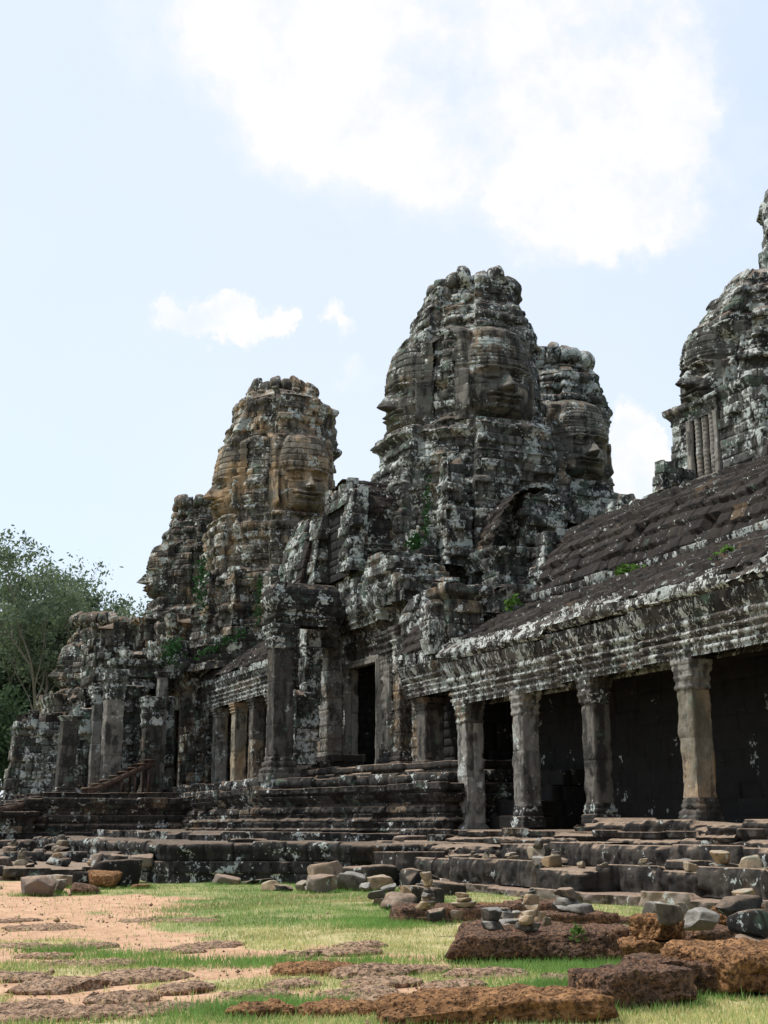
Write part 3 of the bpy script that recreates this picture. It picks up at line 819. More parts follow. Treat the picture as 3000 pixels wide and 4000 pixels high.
seg_beam(32.6, 39.3, 5.50, 201); seg_beam(28.3, 32.56, 5.60, 202, 'frieze'); seg_beam(14, 28.26, 5.66, 203, 'frieze')
shell('eave', M['eave'], rect(19.62, 20.7, 32.9, 39.2), 6.93, 7.2, prof=[(6.93,-.14),(7.0,-.02),(7.2,-.03)], parent=G, seed=210, ch=(.36,.40), bl=(.7,1.5), off=.03, ds=.06, groove=.03, rough=.05, jag=.05)
shell('eave', M['eave'], rect(19.60, 20.7, 14, 32.85), 7.06, 7.34, prof=[(7.06,-.16),(7.12,-.02),(7.34,-.03)], parent=G, seed=211, ch=(.36,.44), bl=(.8,1.8), off=.035, ds=.06, groove=.03, rough=.06, jag=.06)
ev = [(19.60,7.16),(19.68,7.34),(19.84,7.52),(20.04,7.70)]
vault('eave_tiles', M['eave'], 'y', 14, 32.9, ev, G, 217, tile=.3, step=.05, ds=.06)
vault('eave_tiles', M['eave'], 'y', 32.7, 39.6, [(x, z-.13) for x, z in ev], G, 218, tile=.3, step=.05, ds=.06)
low = [(19.88,7.44),(20.0,7.66),(20.4,8.02),(21.0,8.42),(21.7,8.75),(22.5,8.98),(23.3,9.08)]
vault('lower_roof', M['roof'], 'y', 14, 32.9, low, G, 220, tile=.36, step=.07)
vault('lower_roof', M['roof'], 'y', 32.7, 40.3, [(x, z-.13) for x, z in low], G, 221, tile=.34, step=.07)
hi = [(22.9,9.0),(22.95,9.5),(23.1,10.1),(23.45,10.8),(23.95,11.35),(24.5,11.75),(25.1,11.98),(25.7,11.9),(26.4,11.4),(27,10.6),(27.2,9.6)]
vault('upper_roof', M['roof'], 'y', 14, 38.6, hi, G, 222, tile=.38, step=.08)
shell('attic_band', M['eave'], rect(22.86, 23.4, 14, 38.6), 8.7, 9.35, parent=G, seed=223, ch=(.3,.36), bl=(.7,1.4), off=.03, ds=.07, prof=[(8.7,0),(9.1,0),(9.14,.10),(9.35,.12)])
shell('back_wall', M['inner_shade'], rect(23.0, 23.6, 14, 41.5), 1.0, 8.7, parent=G, seed=224, ch=(.4,.5), bl=(.7,1.3), off=.012, ds=.1, groove=.01)
shell('end_wall', M['inner_shade'], rect(21.2, 23.0, 40.6, 41.1), 1.0, 8.6, parent=G, seed=225, ch=(.4,.5), off=.012, ds=.12)
shell('end_wall', M['inner_shade'], rect(20.2, 27, 13.2, 14.0), 1.0, 9.6, parent=G, seed=226, ch=(.4,.5), off=.012, ds=.15)
shell('back_wall', M['inner_shade'], rect(27.0, 27.5, 14, 41), 1.0, 9.8, parent=G, seed=227, ch=(.4,.5), off=.012, ds=.2)
shell('gallery_floor', M['step'], rect(19.4, 23.1, 14, 41.3), .9, 1.46, parent=G, seed=228, ch=(.5,.6), off=.01, ds=.12)
shell('gable_wall', M['grey'], rect(23.2, 27, 38.4, 39.0), 8.8, 11.6, parent=G, seed=229, ch=(.35,.42), off=.05, ds=.08, miss=.05)
# interior ledge steps seen between the first columns
for k, (x0, z_) in enumerate([(20.9,1.9),(21.3,2.35),(21.8,2.8),(22.2,3.3)]):
    shell('inner_step', M['inner_shade'], rect(x0, 23.0, 36.0, 41.2), z_-.45, z_, parent=G, seed=230+k, ch=(.45,.5), off=.02, ds=.09, prof=[(z_-.45,0),(z_,.02)])
# short crest stones standing on the ridge
for k, (y, h_, w_) in enumerate([(36.9,.55,.4),(36.2,.7,.45),(35.5,.35,.5)]):
    tag(shell('ridge_stone', M['grey'], rect(24.9, 25.45, y-w_/2, y+w_/2), 11.9, 11.9+h_, ch=(.3,.35), off=.03, ds=.06, seed=240+k, parent=G, prof=[(11.9,.04),(11.9+h_*.6,0),(11.9+h_,-.08)]))

# ridge finials between the towers (broken posts)
fr_ = empty('broken_finials', (27.4,33.6,11.6), 'two broken white crusted posts standing on the upper roof ridge beside the right tower', 'finial')
shell('post', M['grey'], rect(26.9, 27.5, 36.3, 36.9), 9.6, 14.1, parent=fr_, seed=250, ch=(.34,.4), bl=(.4,.8), off=.07, ds=.06, prof=[(9.6,.1),(12.6,.1),(12.7,.3),(12.9,.3),(13.0,.05),(13.9,-.02)], miss=.05)
shell('post', M['grey'], rect(27.6, 28.6, 36.5, 37.4), 9.6, 14.0, parent=fr_, seed=251, ch=(.34,.4), bl=(.4,.8), off=.08, ds=.06, prof=[(9.6,.1),(13.2,.1),(14,-.1)], miss=.05)

# window pavilion at the foot of the right tower
W = empty('window_pavilion', (30,36,10), 'small stone pavilion with a baluster window below the right tower', 'pavilion')
def bearing(u, dist):
    a = YAW+math.atan((u-1500)/5245); return dist*math.sin(a), dist*math.cos(a)
wx, wy = 28.6, 33.6
shell('wall', M['grey'], rect(wx, wx+.55, wy+2.35, wy+3.3), 9, 14.7, parent=W, seed=260, off=.05, ds=.06, miss=.03, prof=cornice(14.0,14.7,.2))
shell('wall', M['grey'], rect(wx, wx+.55, wy-1.2, wy+.55), 9, 14.7, parent=W, seed=261, off=.04, ds=.06, prof=cornice(14.0,14.7,.2))
shell('wall', M['grey'], rect(wx, wx+.55, wy+.56, wy+2.34), 9, 11.7, parent=W, seed=262, off=.04, ds=.06)
shell('lintel', M['grey'], rect(wx-.03, wx+.55, wy+.56, wy+2.34), 14.0, 14.6, parent=W, seed=263, off=.02, ds=.05, prof=cornice(14.05,14.6,.2))
shell('wall', M['grey'], rect(wx, wx+3.0, wy-1.75, wy-1.21), 9, 14.2, parent=W, seed=264, off=.05, ds=.06, miss=.03)
shell('wall', M['inner_shade'], rect(wx+1.2, wx+1.6, wy-1.2, wy+3.2), 9, 14.7, parent=W, seed=265, off=.02, ds=.1)
shell('window_frame', M['door'], rect(wx-.10, wx+.1, wy+2.1, wy+2.34), 11.7, 14.0, parent=W, seed=266, off=0, ds=.05, ch=(3,3.1))
shell('window_frame', M['door'], rect(wx-.10, wx+.1, wy+.56, wy+.8), 11.7, 14.0, parent=W, seed=267, off=0, ds=.05, ch=(3,3.1))
shell('window_sill', M['door'], rect(wx-.14, wx+.3, wy+.5, wy+2.4), 11.5, 11.74, parent=W, seed=268, off=0, ds=.05, ch=(3,3.1))
def baluster(parent, x, y, z0, z1, r, mat, seed):
    zz = np.linspace(z0, z1, int((z1-z0)/.03)); th = np.linspace(0, 2*PI, 14, endpoint=False)
    rr = r*(.85+.15*np.abs(np.sin(zz*PI/.16))+.12*(np.sin(zz*PI/.62) > .8))
    P = np.stack([x+rr[:,None]*np.cos(th), y+rr[:,None]*np.sin(th), np.repeat(zz[:,None], 14, 1)], -1)
    return mk_mesh('baluster', P.reshape(-1,3), grid_faces(len(zz), 14, True), mat, parent, np.full(P.shape[0]*14, .6), smooth=True)
for k in range(3):
    baluster(W, wx+.12, wy+1.05+k*.40, 11.7, 14.0, .13, M['door'], k)
W.location.z += 1.85; W.location.y += 1.15
shell('crest', M['frieze'], rect(wx-.2, wx+.5, wy-3.6, wy-.3), 11.6, 14.2, parent=W, seed=269, ch=(.4,.6), bl=(.3,.5), off=.08, ds=.06, jag=.4)

# ================================================================== central gate pavilion with the tall doorway
C_ = empty('gate_pavilion', (21.5, 50, 3.8), 'ruined gate pavilion with one tall dark doorway, below the largest tower', 'pavilion')
DX = 21.5
shell('wall', M['mid'], rect(DX, DX+1.1, 45.3, 48.3), 3.4, 8.5, parent=C_, seed=300, ch=(.40,.55), off=.03, ds=.055, miss=.01, relief=scroll_relief(.015,.4))
shell('wall', M['mid'], rect(DX, DX+.32, 51.95, 55.8), 3.4, 8.5, parent=C_, seed=301, ch=(.40,.55), off=.03, ds=.06, relief=scroll_relief(.015,.4))
shell('lintel', M['mid'], rect(DX-.05, DX+1.1, 45.3, 54.6), 8.42, 10.6, parent=C_, seed=302, ch=(.32,.42), bl=(.8,1.6), off=.03, ds=.055, dz=.05, prof=[(8.42,.02),(8.7,.02),(8.72,.1),(8.84,.1),(8.86,.03),(9.0,.05),(9.03,.15),(9.2,.17),(9.22,.06),(9.5,.08),(9.53,.2),(9.8,.22),(10.2,.28),(10.6,.2)])
shell('passage_wall', M['inner_shade'], rect(DX+1.1, DX+5, 47.6, 48.3), 3.4, 8.6, parent=C_, seed=303, off=.01, ds=.15)
shell('passage_wall', M['inner_shade'], rect(DX+.33, DX+5, 51.8, 52.7), 3.4, 8.6, parent=C_, seed=304, off=.01, ds=.15)
shell('passage_wall', M['inner_shade'], rect(DX+4.5, DX+5, 48.3, 52), 3.4, 8.6, parent=C_, seed=305, off=.01, ds=.15)
shell('passage_roof', M['inner_shade'], rect(DX+1.1, DX+5, 47.6, 52.7), 8.5, 9.2, parent=C_, seed=306, off=.01, ds=.2)
# moulded door frame: jambs, head, threshold
def door_frame(parent, x, y0, y1, z0, z1, mat, w=.42, seed=0, name='door_frame'):
    fr = empty(name, (x, (y0+y1)/2, z0)); fr.parent = parent; fr.location = Vector((x, (y0+y1)/2, z0))-parent_world(parent)
    for k, (d, ww) in enumerate([(.02,w),(.10,w*.66),(.16,w*.34)]):
        shell('jamb', mat, rect(x-.12-d, x+.10-d*.5, y1-.02*k, y1+ww), z0, z1+ww, parent=fr, seed=seed+k, off=0, ds=.06, ch=(4,5), bl=(9,10), rough=.01, jag=0)
        shell('jamb', mat, rect(x-.12-d, x+.10-d*.5, y0-ww, y0+.02*k), z0, z1+ww, parent=fr, seed=seed+4+k, off=0, ds=.06, ch=(4,5), bl=(9,10), rough=.01, jag=0)
        shell('head', mat, rect(x-.13-d, x+.10-d*.5, y0+.021*k, y1-.021*k), z1-.01*k, z1+ww-.004, parent=fr, seed=seed+8+k, off=0, ds=.06, ch=(4,5), bl=(9,10), rough=.01, jag=0)
    shell('threshold', mat, rect(x-.42, x+.9, y0-w, y1+w), z0-.42, z0, parent=fr, seed=seed+12, off=0, ds=.06, ch=(.5,.6), bl=(9,10), rough=.015, prof=[(z0-.42,.12),(z0-.3,.12),(z0-.28,.04),(z0-.18,.04),(z0-.16,-.04),(z0,-.04)])
    return fr
door_frame(C_, DX, 48.55, 51.75, 3.98, 8.1, M['door'], w=.30, seed=310)
shell('jamb_lining', M['door'], rect(DX+.0, DX+.30, 51.6, 51.99), 3.9, 8.1, parent=C_, seed=330, off=0, ds=.08, ch=(2,3), bl=(9,10), rough=.015)
# pilasters each side of the door, carved with scrolls
for k, (y0, y1, x, m_) in enumerate([(46.55,47.75,21.05,'mid'),(52.85,53.9,21.05,'pillard'),(45.45,46.1,20.9,'ochre'),(54.4,55.4,20.9,'mid')]):
    p_ = shell('pilaster', M[m_], rect(x, DX+.02, y0, y1), 4.35, 8.2, parent=C_, seed=340+k, ch=(.55,.9), bl=(5,6), off=.02, ds=.045, dz=.05, relief=scroll_relief(.03,.30), rough=.03)
    shell('base', M['dark'], rect(x, DX+.02, y0, y1), 3.5, 4.34, prof=colbase(3.5,4.34,.14), parent=p_, seed=350+k, ch=(.4,.5), off=0, ds=.05, dz=.03)
    shell('capital', M['mid'], rect(x, DX+.02, y0, y1), 8.21, 9.1, prof=capital(8.21,9.1,.16), parent=p_, seed=360+k, ch=(.4,.5), off=.01, ds=.05, dz=.03)
def carved_figure(parent, x, y0, y1, z0, z1):
    S_ = np.arange(y0, y1, .03); Z_ = np.arange(z0, z1, .03)
    yy, zz = np.meshgrid(S_, Z_); u = (yy-y0)/(y1-y0)*2-1; v = (zz-z0)/(z1-z0)
    g = lambda a, m, q: np.exp(-((a-m)/q)**2)
    d = .16*g(u,.0,.22)*g(v,.56,.045)+.10*g(u,0,.14)*g(v,.63,.035)                     # head and crown
    d = np.maximum(d, .13*g(u,0,.34)*g(v,.46,.07)); d = np.maximum(d, .10*g(u,0,.24)*g(v,.38,.06))
    d = np.maximum(d, .15*g(u,0,.36)*g(v,.30,.06)); d = np.maximum(d, .12*g(np.abs(u),.17,.16)*g(v,.17,.13))
    d = np.maximum(d, .09*g(np.abs(u),.5,.09)*g(v,.38,.12))                              # arms
    arch = np.sqrt((u/.85)**2+((v-.48)/.30)**2); d = np.maximum(d, .13*g(arch,1,.09)*(v > .45)); d = np.maximum(d, .10*g(np.abs(u),.85,.08)*(v <= .5)*(v > .05))
    d += (v > .80)*.05*np.abs(np.sin(u*7))*np.abs(np.sin(v*40))
    P = np.stack([x-d, yy, zz], -1)
    e = np.minimum(np.minimum(1-np.abs(u), v*4), (1-v)*4); P[...,0] += np.where(e < .05, .2, 0)
    return mk_mesh('carved_figure', P.reshape(-1,3), grid_faces(len(Z_), len(S_), False), M['pillarm'], parent, np.full(P.shape[0]*P.shape[1], .6))
carved_figure(C_, 20.99, 46.62, 47.68, 4.4, 8.0)
# broken pediment over the door: overlapping carved slabs
for k, (x0, y0, y1, z0, z1, m_) in enumerate([(20.7,45.0,54.4,10.4,11.0,'grey'),(20.9,45.6,54.0,11.0,11.75,'grey'),(20.6,44.6,46.6,10.0,10.9,'grey'),(21.2,47.0,53.6,11.75,12.4,'grey')]):
    shell('pediment', M[m_], rect(x0, DX+1.3+.2*k, y0, y1), z0, z1, parent=C_, seed=370+k, ch=(.33,.45), bl=(.45,.9), off=.10, ds=.055, jag=.12, rough=.06, miss=.04, relief=lotus_relief(z0+.1, z1-.1, .45, .08))
# side wall running back from the front corner, facing the camera
shell('side_wall', M['mid'], redent(21.6, 27.5, 45.9, 48.0, .3), 3.5, 9.8, parent=C_, seed=380, off=.04, ds=.08)
# stepped cornice terrace under the vaulted room
for k, (x0, y0, z0, z1, a) in enumerate([(19.9,46.8,9.6,10.5,.3),(20.3,47.4,10.5,11.3,.28),(20.9,48.2,11.3,12.0,.25),(20.7,48.7,12.0,12.6,.2)]):
    shell('cornice', M['grey' if k % 2 == 0 else 'darkl'], redent(x0+1.0, 28.5-.3*k, y0, 53.5, .35, 1), z0, z1, prof=cornice(z0, z1, a), parent=C_, seed=390+k, ch=(.3,.42), bl=(.6,1.3), off=.05, ds=.065, dz=.05, miss=.015, rough=.035)
# vaulted room: walls, roof, broken gable front
shell('vaulted_room_wall', M['darkl'], rect(21.15, 25.2, 49.95, 54.0), 12.4, 14.85, parent=C_, seed=400, ch=(.36,.44), bl=(.7,1.2), off=.03, ds=.06, dz=.045, prof=[(12.4,.2),(12.75,.2),(12.78,.1),(12.9,.1),(12.92,.2),(13.05,.2),(13.08,.05),(13.2,.05),(13.22,.12),(13.3,.12),(13.33,0),(14.6,0),(14.64,.15),(14.85,.15)])
vault('vaulted_room_roof', M['roof'], 'x', 21.0, 25.6, [(49.75,14.8),(49.95,15.35),(50.35,15.85),(50.9,16.2),(51.6,16.42),(52.2,16.45),(53,16.2),(53.7,15.6),(54.2,14.8)], C_, 401, tile=.42, step=.06, scal=.01, off=.03)
shell('gable_front', M['grey'], rect(20.3, 21.1, 49.6, 50.5), 12.0, 15.6, parent=C_, seed=402, ch=(.4,.55), off=.08, ds=.06, jag=.2, rough=.05, shear=(.10,0))
shell('gable_front', M['grey'], rect(20.1, 20.9, 53.1, 54.3), 11.2, 15.2, parent=C_, seed=403, ch=(.4,.55), off=.08, ds=.06, jag=.2, rough=.05, shear=(.12,-.02), miss=.03)
shell('gable_front', M['grey'], rect(20.75, 21.3, 50.5, 53.4), 15.1, 16.1, parent=C_, seed=404, ch=(.4,.5), off=.08, ds=.06, jag=.2, rough=.05)
shell('gable_front', M['inner_shade'], rect(20.9, 21.2, 50.4, 53.3), 12.0, 15.4, parent=C_, seed=405, off=.01, ds=.1)  # dark panel in the gable, its shade painted into the stone colour
shell('gable_front', M['roof'], rect(19.6, 20.4, 54.2, 55.0), 10.6, 14.4, parent=C_, seed=406, ch=(.4,.5), off=.05, ds=.07, shear=(.2,-.1), jag=.15)

# ------------------------------------------------------------------ rear annex to the right of it (broken vault with the dark hollow)
A_ = empty('collapsed_annex', (26, 47, 9), 'collapsed vaulted annex with a black hole, between largest tower and gallery roof', 'annex')
shell('wall', M['grey'], redent(24.9, 29.2, 44.6, 49.5, .3), 8.5, 12.4, parent=A_, seed=420, ch=(.36,.45), off=.06, ds=.065, miss=.02, prof=cornice(11.7,12.4,.3), rough=.04)
shell('wall', M['grey'], redent(24.3, 29.8, 43.4, 46.5, .3), 7.5, 10.6, parent=A_, seed=421, ch=(.36,.5), off=.07, ds=.065, miss=.03, prof=cornice(9.9,10.6,.35), rough=.04)
shell('wall', M['darkl'], rect(22.4, 27.6, 42.6, 44.6), 6.6, 9.35, parent=A_, seed=422, ch=(.36,.5), off=.07, ds=.065, prof=cornice(8.7,9.35,.3), rough=.04)
shell('gable_block', M['grey'], rect(26.6, 28.7, 45.4, 48), 12.4, 15.1, parent=A_, seed=423, ch=(.36,.42), bl=(.6,1.0), off=.10, ds=.06, miss=.02, jag=.15, rough=.05, prof=[(12.4,0),(14,0),(15.1,-.35)])
vault('annex_roof', M['roof'], 'y', 45.3, 50, [(24.9,12.4),(25.1,13.2),(25.6,14.1),(26.2,14.8),(26.9,15.2),(27.6,15.2)], A_, 424, tile=.36, step=.06, scal=.01)
shell('hollow', M['inner_shade'], rect(28.7, 31.0, 47.5, 48), 11.5, 15.0, parent=A_, seed=425, off=.03, ds=.1)  # near-black slab, the shade of the hole is painted in its colour
shell('rubble_arch', M['grey'], rect(28.9, 32.2, 45.6, 48), 14.0, 15.0, parent=A_, seed=426, ch=(.4,.5), bl=(.8,1.4), off=.12, ds=.07, jag=.3, rough=.06, shear=(0,0))
shell('wall', M['grey'], redent(30.3, 36, 45.4, 50.0, .4), 8.5, 14.3, parent=A_, seed=427, ch=(.36,.48), off=.09, ds=.07, miss=.03, jag=.3, prof=[(8.5,.5),(12,.3),(12.3,.1),(14.3,-.3)], rough=.05)
shell('wall', M['darkl'], rect(26, 33, 42.4, 45.0), 9.0, 12.2, parent=A_, seed=428, ch=(.36,.48), off=.08, ds=.07, miss=.03, jag=.3, prof=[(9,.3),(11,.15),(11.2,0),(12.2,-.3)], rough=.05)
shell('pier', M['grey'], rect(23.8, 24.9, 47.0, 48.2), 12.0, 16.6, parent=A_, seed=429, ch=(.36,.46), bl=(.5,.8), off=.08, ds=.06, jag=.2, rough=.05, prof=[(12,.2),(13,.05),(14.5,.1),(14.6,-.1),(16.6,-.2)])
shell('pier', M['grey'], rect(22.7, 23.6, 47.6, 48.8), 12.0, 13.6, parent=A_, seed=430, ch=(.36,.46), bl=(.5,.8), off=.08, ds=.06, jag=.2, rough=.05)
shell('tower_footing', M['mid'], redent(22.8, 31.4, 48.4, 56.6, .9, 2), 11.5, 15.4, parent=A_, seed=431, ch=(.36,.46), off=.06, ds=.08, prof=[(11.5,.4),(13,.2),(15.0,0),(15.4,-.2)], rough=.05, miss=.02)
shell('tower_footing', M['mid'], redent(29.5, 37.8, 50.8, 58.8, .9, 2), 11.5, 16.4, parent=A_, seed=432, ch=(.36,.46), off=.08, ds=.1, prof=[(11.5,.6),(14,.3),(15.4,0),(16.4,-.4)], rough=.05, miss=.02, jag=.3)
# masonry between gate pavilion and right gallery (small bay, roof stump, carved figure)
B_ = empty('link_bay', (20.6, 43.5, 3.4), 'short wall bay with one low column and roof stump, right of the tall doorway', 'wall bay')
column(B_, 20.75, 42.55, 3.75, 6.05, .72, M['pillard'], 450, hb=.12, hc=.45)
shell('bay_wall', M['inner_shade'], rect(22.2, 22.8, 41.0, 45.2), 3.0, 7.2, parent=B_, seed=452, off=.02, ds=.12)
shell('bay_wall', M['ochre'], rect(20.65, 21.3, 43.35, 43.9), 3.6, 8.2, parent=B_, seed=453, off=.03, ds=.055, relief=scroll_relief(.03,.3))
shell('bay_beam', M['frieze'], rect(20.1, 21.2, 39.35, 43.1), 6.05, 7.15, prof=[(z*.8-.8*zb+6.05, o) for z, o in fp], parent=B_, seed=454, ch=(.5,.55), bl=(1.2,2), off=.015, ds=.055, dz=.04, relief=lotus_relief(6.75,7.1,.3,.06))
shell('bay_eave', M['eave'], rect(19.9, 21.2, 39.4, 43.2), 7.16, 7.62, parent=B_, seed=455, ch=(.3,.4), off=.05, ds=.06, rough=.05)
vault('bay_roof', M['roof'], 'y', 39.6, 43.6, [(19.95,7.6),(20.2,8.1),(20.6,8.7),(21.1,9.2),(21.8,9.6),(22.6,9.8)], B_, 456, tile=.42, step=.06, scal=.01, off=.04)
shell('bay_roof', M['grey'], rect(20.4, 22.4, 42.6, 44.6), 7.6, 9.9, parent=B_, seed=459, ch=(.4,.5), off=.08, ds=.06, rough=.05, jag=.2, prof=[(7.6,0),(9.2,-.1),(9.9,-.4)])
shell('carved_post', M['frieze'], rect(19.55, 20.0, 39.9, 40.45), 7.3, 9.2, parent=B_, seed=457, ch=(.5,.7), bl=(5,6), off=.02, ds=.04, prof=[(7.3,.02),(7.6,.1),(8.0,.18),(8.4,.16),(8.7,.05),(9.0,.12),(9.2,-.05)], rough=.05)
shell('carved_post', M['mid'], rect(20.0, 21.4, 39.5, 40.6), 7.4, 9.7, parent=B_, seed=458, ch=(.4,.5), off=.05, ds=.05, prof=[(7.4,0),(9.3,0),(9.35,.25),(9.7,.2)], rough=.05)

# ================================================================== porch with the tall free pillar
P_ = empty('temple_porch', (17.9, 49, 3.2), 'ruined porch of one tall square pillar under a heavy dark lintel', 'porch')
column(P_, 17.3, 48.9, 3.25, 9.35, .84, M['pillard'], 500, hb=1.0, hc=.95, basew=.20, capw=.15, capmat=M['grey'], name='pillar')
shell('lintel', M['darkl'], rect(16.95, 19.35, 48.5, 49.4), 9.36, 11.05, parent=P_, seed=510, ch=(.38,.5), bl=(2,3), off=.02, ds=.05, dz=.04, prof=[(9.36,0),(9.6,.02),(9.62,.12),(9.75,.12),(9.77,.04),(9.9,.05),(9.93,.16),(10.1,.2),(10.4,.28),(10.8,.2),(11.05,.05)], rough=.04)
shell('ruined_jamb', M['grey'], rect(18.75, 19.55, 50.2, 50.95), 6.4, 9.5, parent=P_, seed=520, ch=(.42,.6), bl=(.5,.9), off=.10, ds=.05, miss=.03, rough=.06, jag=.2, shear=(.03,0))
shell('ruined_jamb', M['grey'], rect(18.35, 19.35, 50.0, 50.9), 4.0, 6.95, parent=P_, seed=521, ch=(.42,.5), bl=(.5,.9), off=.06, ds=.05, rough=.05, jag=.2)
shell('ruined_jamb', M['mid'], rect(19.3, 20.4, 50.6, 51.9), 8.8, 10.8, parent=P_, seed=522, ch=(.4,.5), off=.06, ds=.05, rough=.05, prof=capital(8.8,10.1,.2))
p_ = shell('pilaster', M['pillar'], rect(20.2, 20.9, 51.25, 52.3), 3.9, 9.3, parent=P_, seed=523, ch=(.5,.7), bl=(5,6), off=.02, ds=.045, relief=scroll_relief(.03,.3))
shell('rear_wall', M['inner_shade'], rect(20.6, 21.5, 53.2, 56.6), 3.4, 9.8, parent=P_, seed=524, off=.05, ds=.07, miss=.02)  # wall coloured near black to paint the shade behind the jambs
for k in range(4):
    shell('porch_step', M['step'], rect(18.4+.5*k, 21.4, 50.0-.05*k, 53.2), 3.3+.28*k, 3.58+.28*k, parent=P_, seed=530+k, ch=(.3,.35), bl=(.8,1.4), off=.03, ds=.05)

# ================================================================== second gallery (seen beyond the porch)
G2 = empty('stone_gallery', (20, 64, 3.2), 'short far colonnade with brown roof, left of the tall porch pillar', 'gallery', 'galleries with square columns')
for k, (y, m1) in enumerate([(58.3,'pillar'),(60.9,'pillard'),(63.8,'pillaro'),(67.0,'pillar')]):
    column(G2, 20.4, y, 3.42, 7.62, .66, M[m1], 600+k*4, hb=.35, hc=.5)
z2 = 7.62
shell('carved_beam', M['frieze'], rect(20.0, 20.9, 55.0, 68.9), z2, z2+1.25, prof=[(z-zb+z2, o) for z, o in fp], parent=G2, seed=620, ch=(.44,.52), bl=(1.5,2.6), off=.012, ds=.07, dz=.05, rough=.03, relief=lotus_relief(z2+.85, z2+1.2, .34, .07))
shell('eave', M['eave'], rect(19.7, 20.7, 55.0, 68.7), z2+1.2, z2+1.5, parent=G2, seed=621, ch=(.3,.35), off=.03, ds=.08, rough=.05)
vault('gallery_roof', M['roof'], 'y', 55, 68.6, [(19.7,z2+1.45),(20.0,z2+1.9),(20.5,z2+2.4),(21.1,z2+2.85),(21.9,z2+3.2),(22.8,z2+3.4)], G2, 622, tile=.36, step=.07, ds=.09)
shell('back_wall', M['inner_shade'], rect(22.6, 23.2, 55, 69), 3, 11, parent=G2, seed=623, off=.02, ds=.2)
shell('end_wall', M['mid'], rect(20.1, 23, 68.3, 68.9), 3, 9.5, parent=G2, seed=624, off=.04, ds=.1)
shell('gallery_floor', M['step'], rect(19.5, 22.8, 55, 69), 2.6, 3.4, parent=G2, seed=625, off=.02, ds=.12)
# storey below the ochre tower
S_ = empty('tower_storey', (22, 62, 9), 'round battered storey of dark blocks under the ochre tower', 'tower base')
oct_ = lambda cx, cy, r, n=20, e=1.0: [(cx+r*math.cos(2*PI*i/n), cy+r*e*math.sin(2*PI*i/n)) for i in range(n)]
shell('wall', M['mid'], oct_(24.2,68.1,4.75), 9.6, 14.9, parent=S_, seed=640, ch=(.38,.48), bl=(.5,1), off=.07, ds=.075, miss=.03, jag=.2, rough=.05, prof=[(9.6,.3),(11.6,.1),(11.7,.3),(12.0,.3),(12.1,0),(13.9,-.25),(14.0,0),(14.4,0),(14.9,-.3)])
shell('ledge', M['darkl'], oct_(24.2,68.2,5.15), 9.6, 11.2, parent=S_, seed=641, ch=(.38,.48), bl=(.6,1.2), off=.06, ds=.08, prof=cornice(9.9,11.2,.25), rough=.04)
for k, (x, y, z0, z1, w_) in enumerate([(20.5,65.2,11.2,14.7,1.1),(22.0,63.9,11.2,14.2,.9),(19.7,67.2,10.8,14.9,1.2),(24.3,63.4,11.2,15.2,1.2)]):
    shell('buttress', M['ochre' if k in (1,3) else 'mid'], rect(x-w_/2, x+w_/2, y-w_/2, y+w_/2, 20), z0, z1, parent=S_, seed=650+k, ch=(.36,.45), bl=(.5,.9), off=.06, ds=.06, rough=.05, jag=.2, prof=[(z0,.15),(z0+1.2,.05),(z0+1.3,.2),(z0+1.6,.2),(z0+1.65,0),(z1,-.15)])
shell('shoulder_wall', M['grey'], rect(20.4, 25, 55.4, 58.6), 9.2, 15.6, parent=S_, seed=660, ch=(.45,.6), bl=(.6,1.1), off=.06, ds=.07, jag=.2, prof=[(9.2,.2),(12,0),(14.4,-.2),(15.6,-.6)], rough=.05)
shell('shoulder_wall', M['roof'], rect(21.2, 22.8, 53.6, 55.6), 11.0, 14.3, parent=S_, seed=661, ch=(.45,.6), off=.05, ds=.07, jag=.2)

# ================================================================== left pavilions and porches
L_ = empty('gate_pavilion', (19.5, 72, 3), 'far left gate pavilion with an open pale doorway under crusted blocks', 'pavilion')
def ybox(name, mat, u0x, u1x, y, d, z0, z1, parent, seed, **k):
    return shell(name, M[mat], rect(u0x, u1x, y, y+d), z0, z1, parent=parent, seed=seed, **k)
lx = 19.6
shell('wall', M['mid'], rect(lx-.4, lx+1.4, 68.9, 70.6), 3.0, 9.3, parent=L_, seed=700, ch=(.4,.55), off=.05, ds=.075, relief=scroll_relief(.02,.4), prof=cornice(8.3,9.3,.3))
shell('wall', M['mid'], rect(lx-.2, lx+1.4, 72.9, 75.0), 3.0, 9.3, parent=L_, seed=701, ch=(.4,.55), off=.05, ds=.075, prof=cornice(8.3,9.3,.3))
shell('lintel', M['mid'], rect(lx-.25, lx+1.4, 68.9, 75.0), 8.1, 10.4, parent=L_, seed=702, ch=(.34,.45), off=.05, ds=.075, dz=.06, prof=cornice(8.3,10.4,.45), jag=.2)
shell('passage_wall', M['inner_shade'], rect(lx+2.5, lx+3, 70, 74), 3.0, 8.6, parent=L_, seed=703, off=.02, ds=.15)
shell('passage_wall', M['pillaro'], rect(lx+.1, lx+1.0, 72.6, 73.1), 3.0, 8.3, parent=L_, seed=704, off=.0, ch=(2,3), bl=(5,6), ds=.15)
door_frame(L_, lx-.1, 70.85, 72.7, 3.6, 7.9, M['door'], w=.3, seed=705)
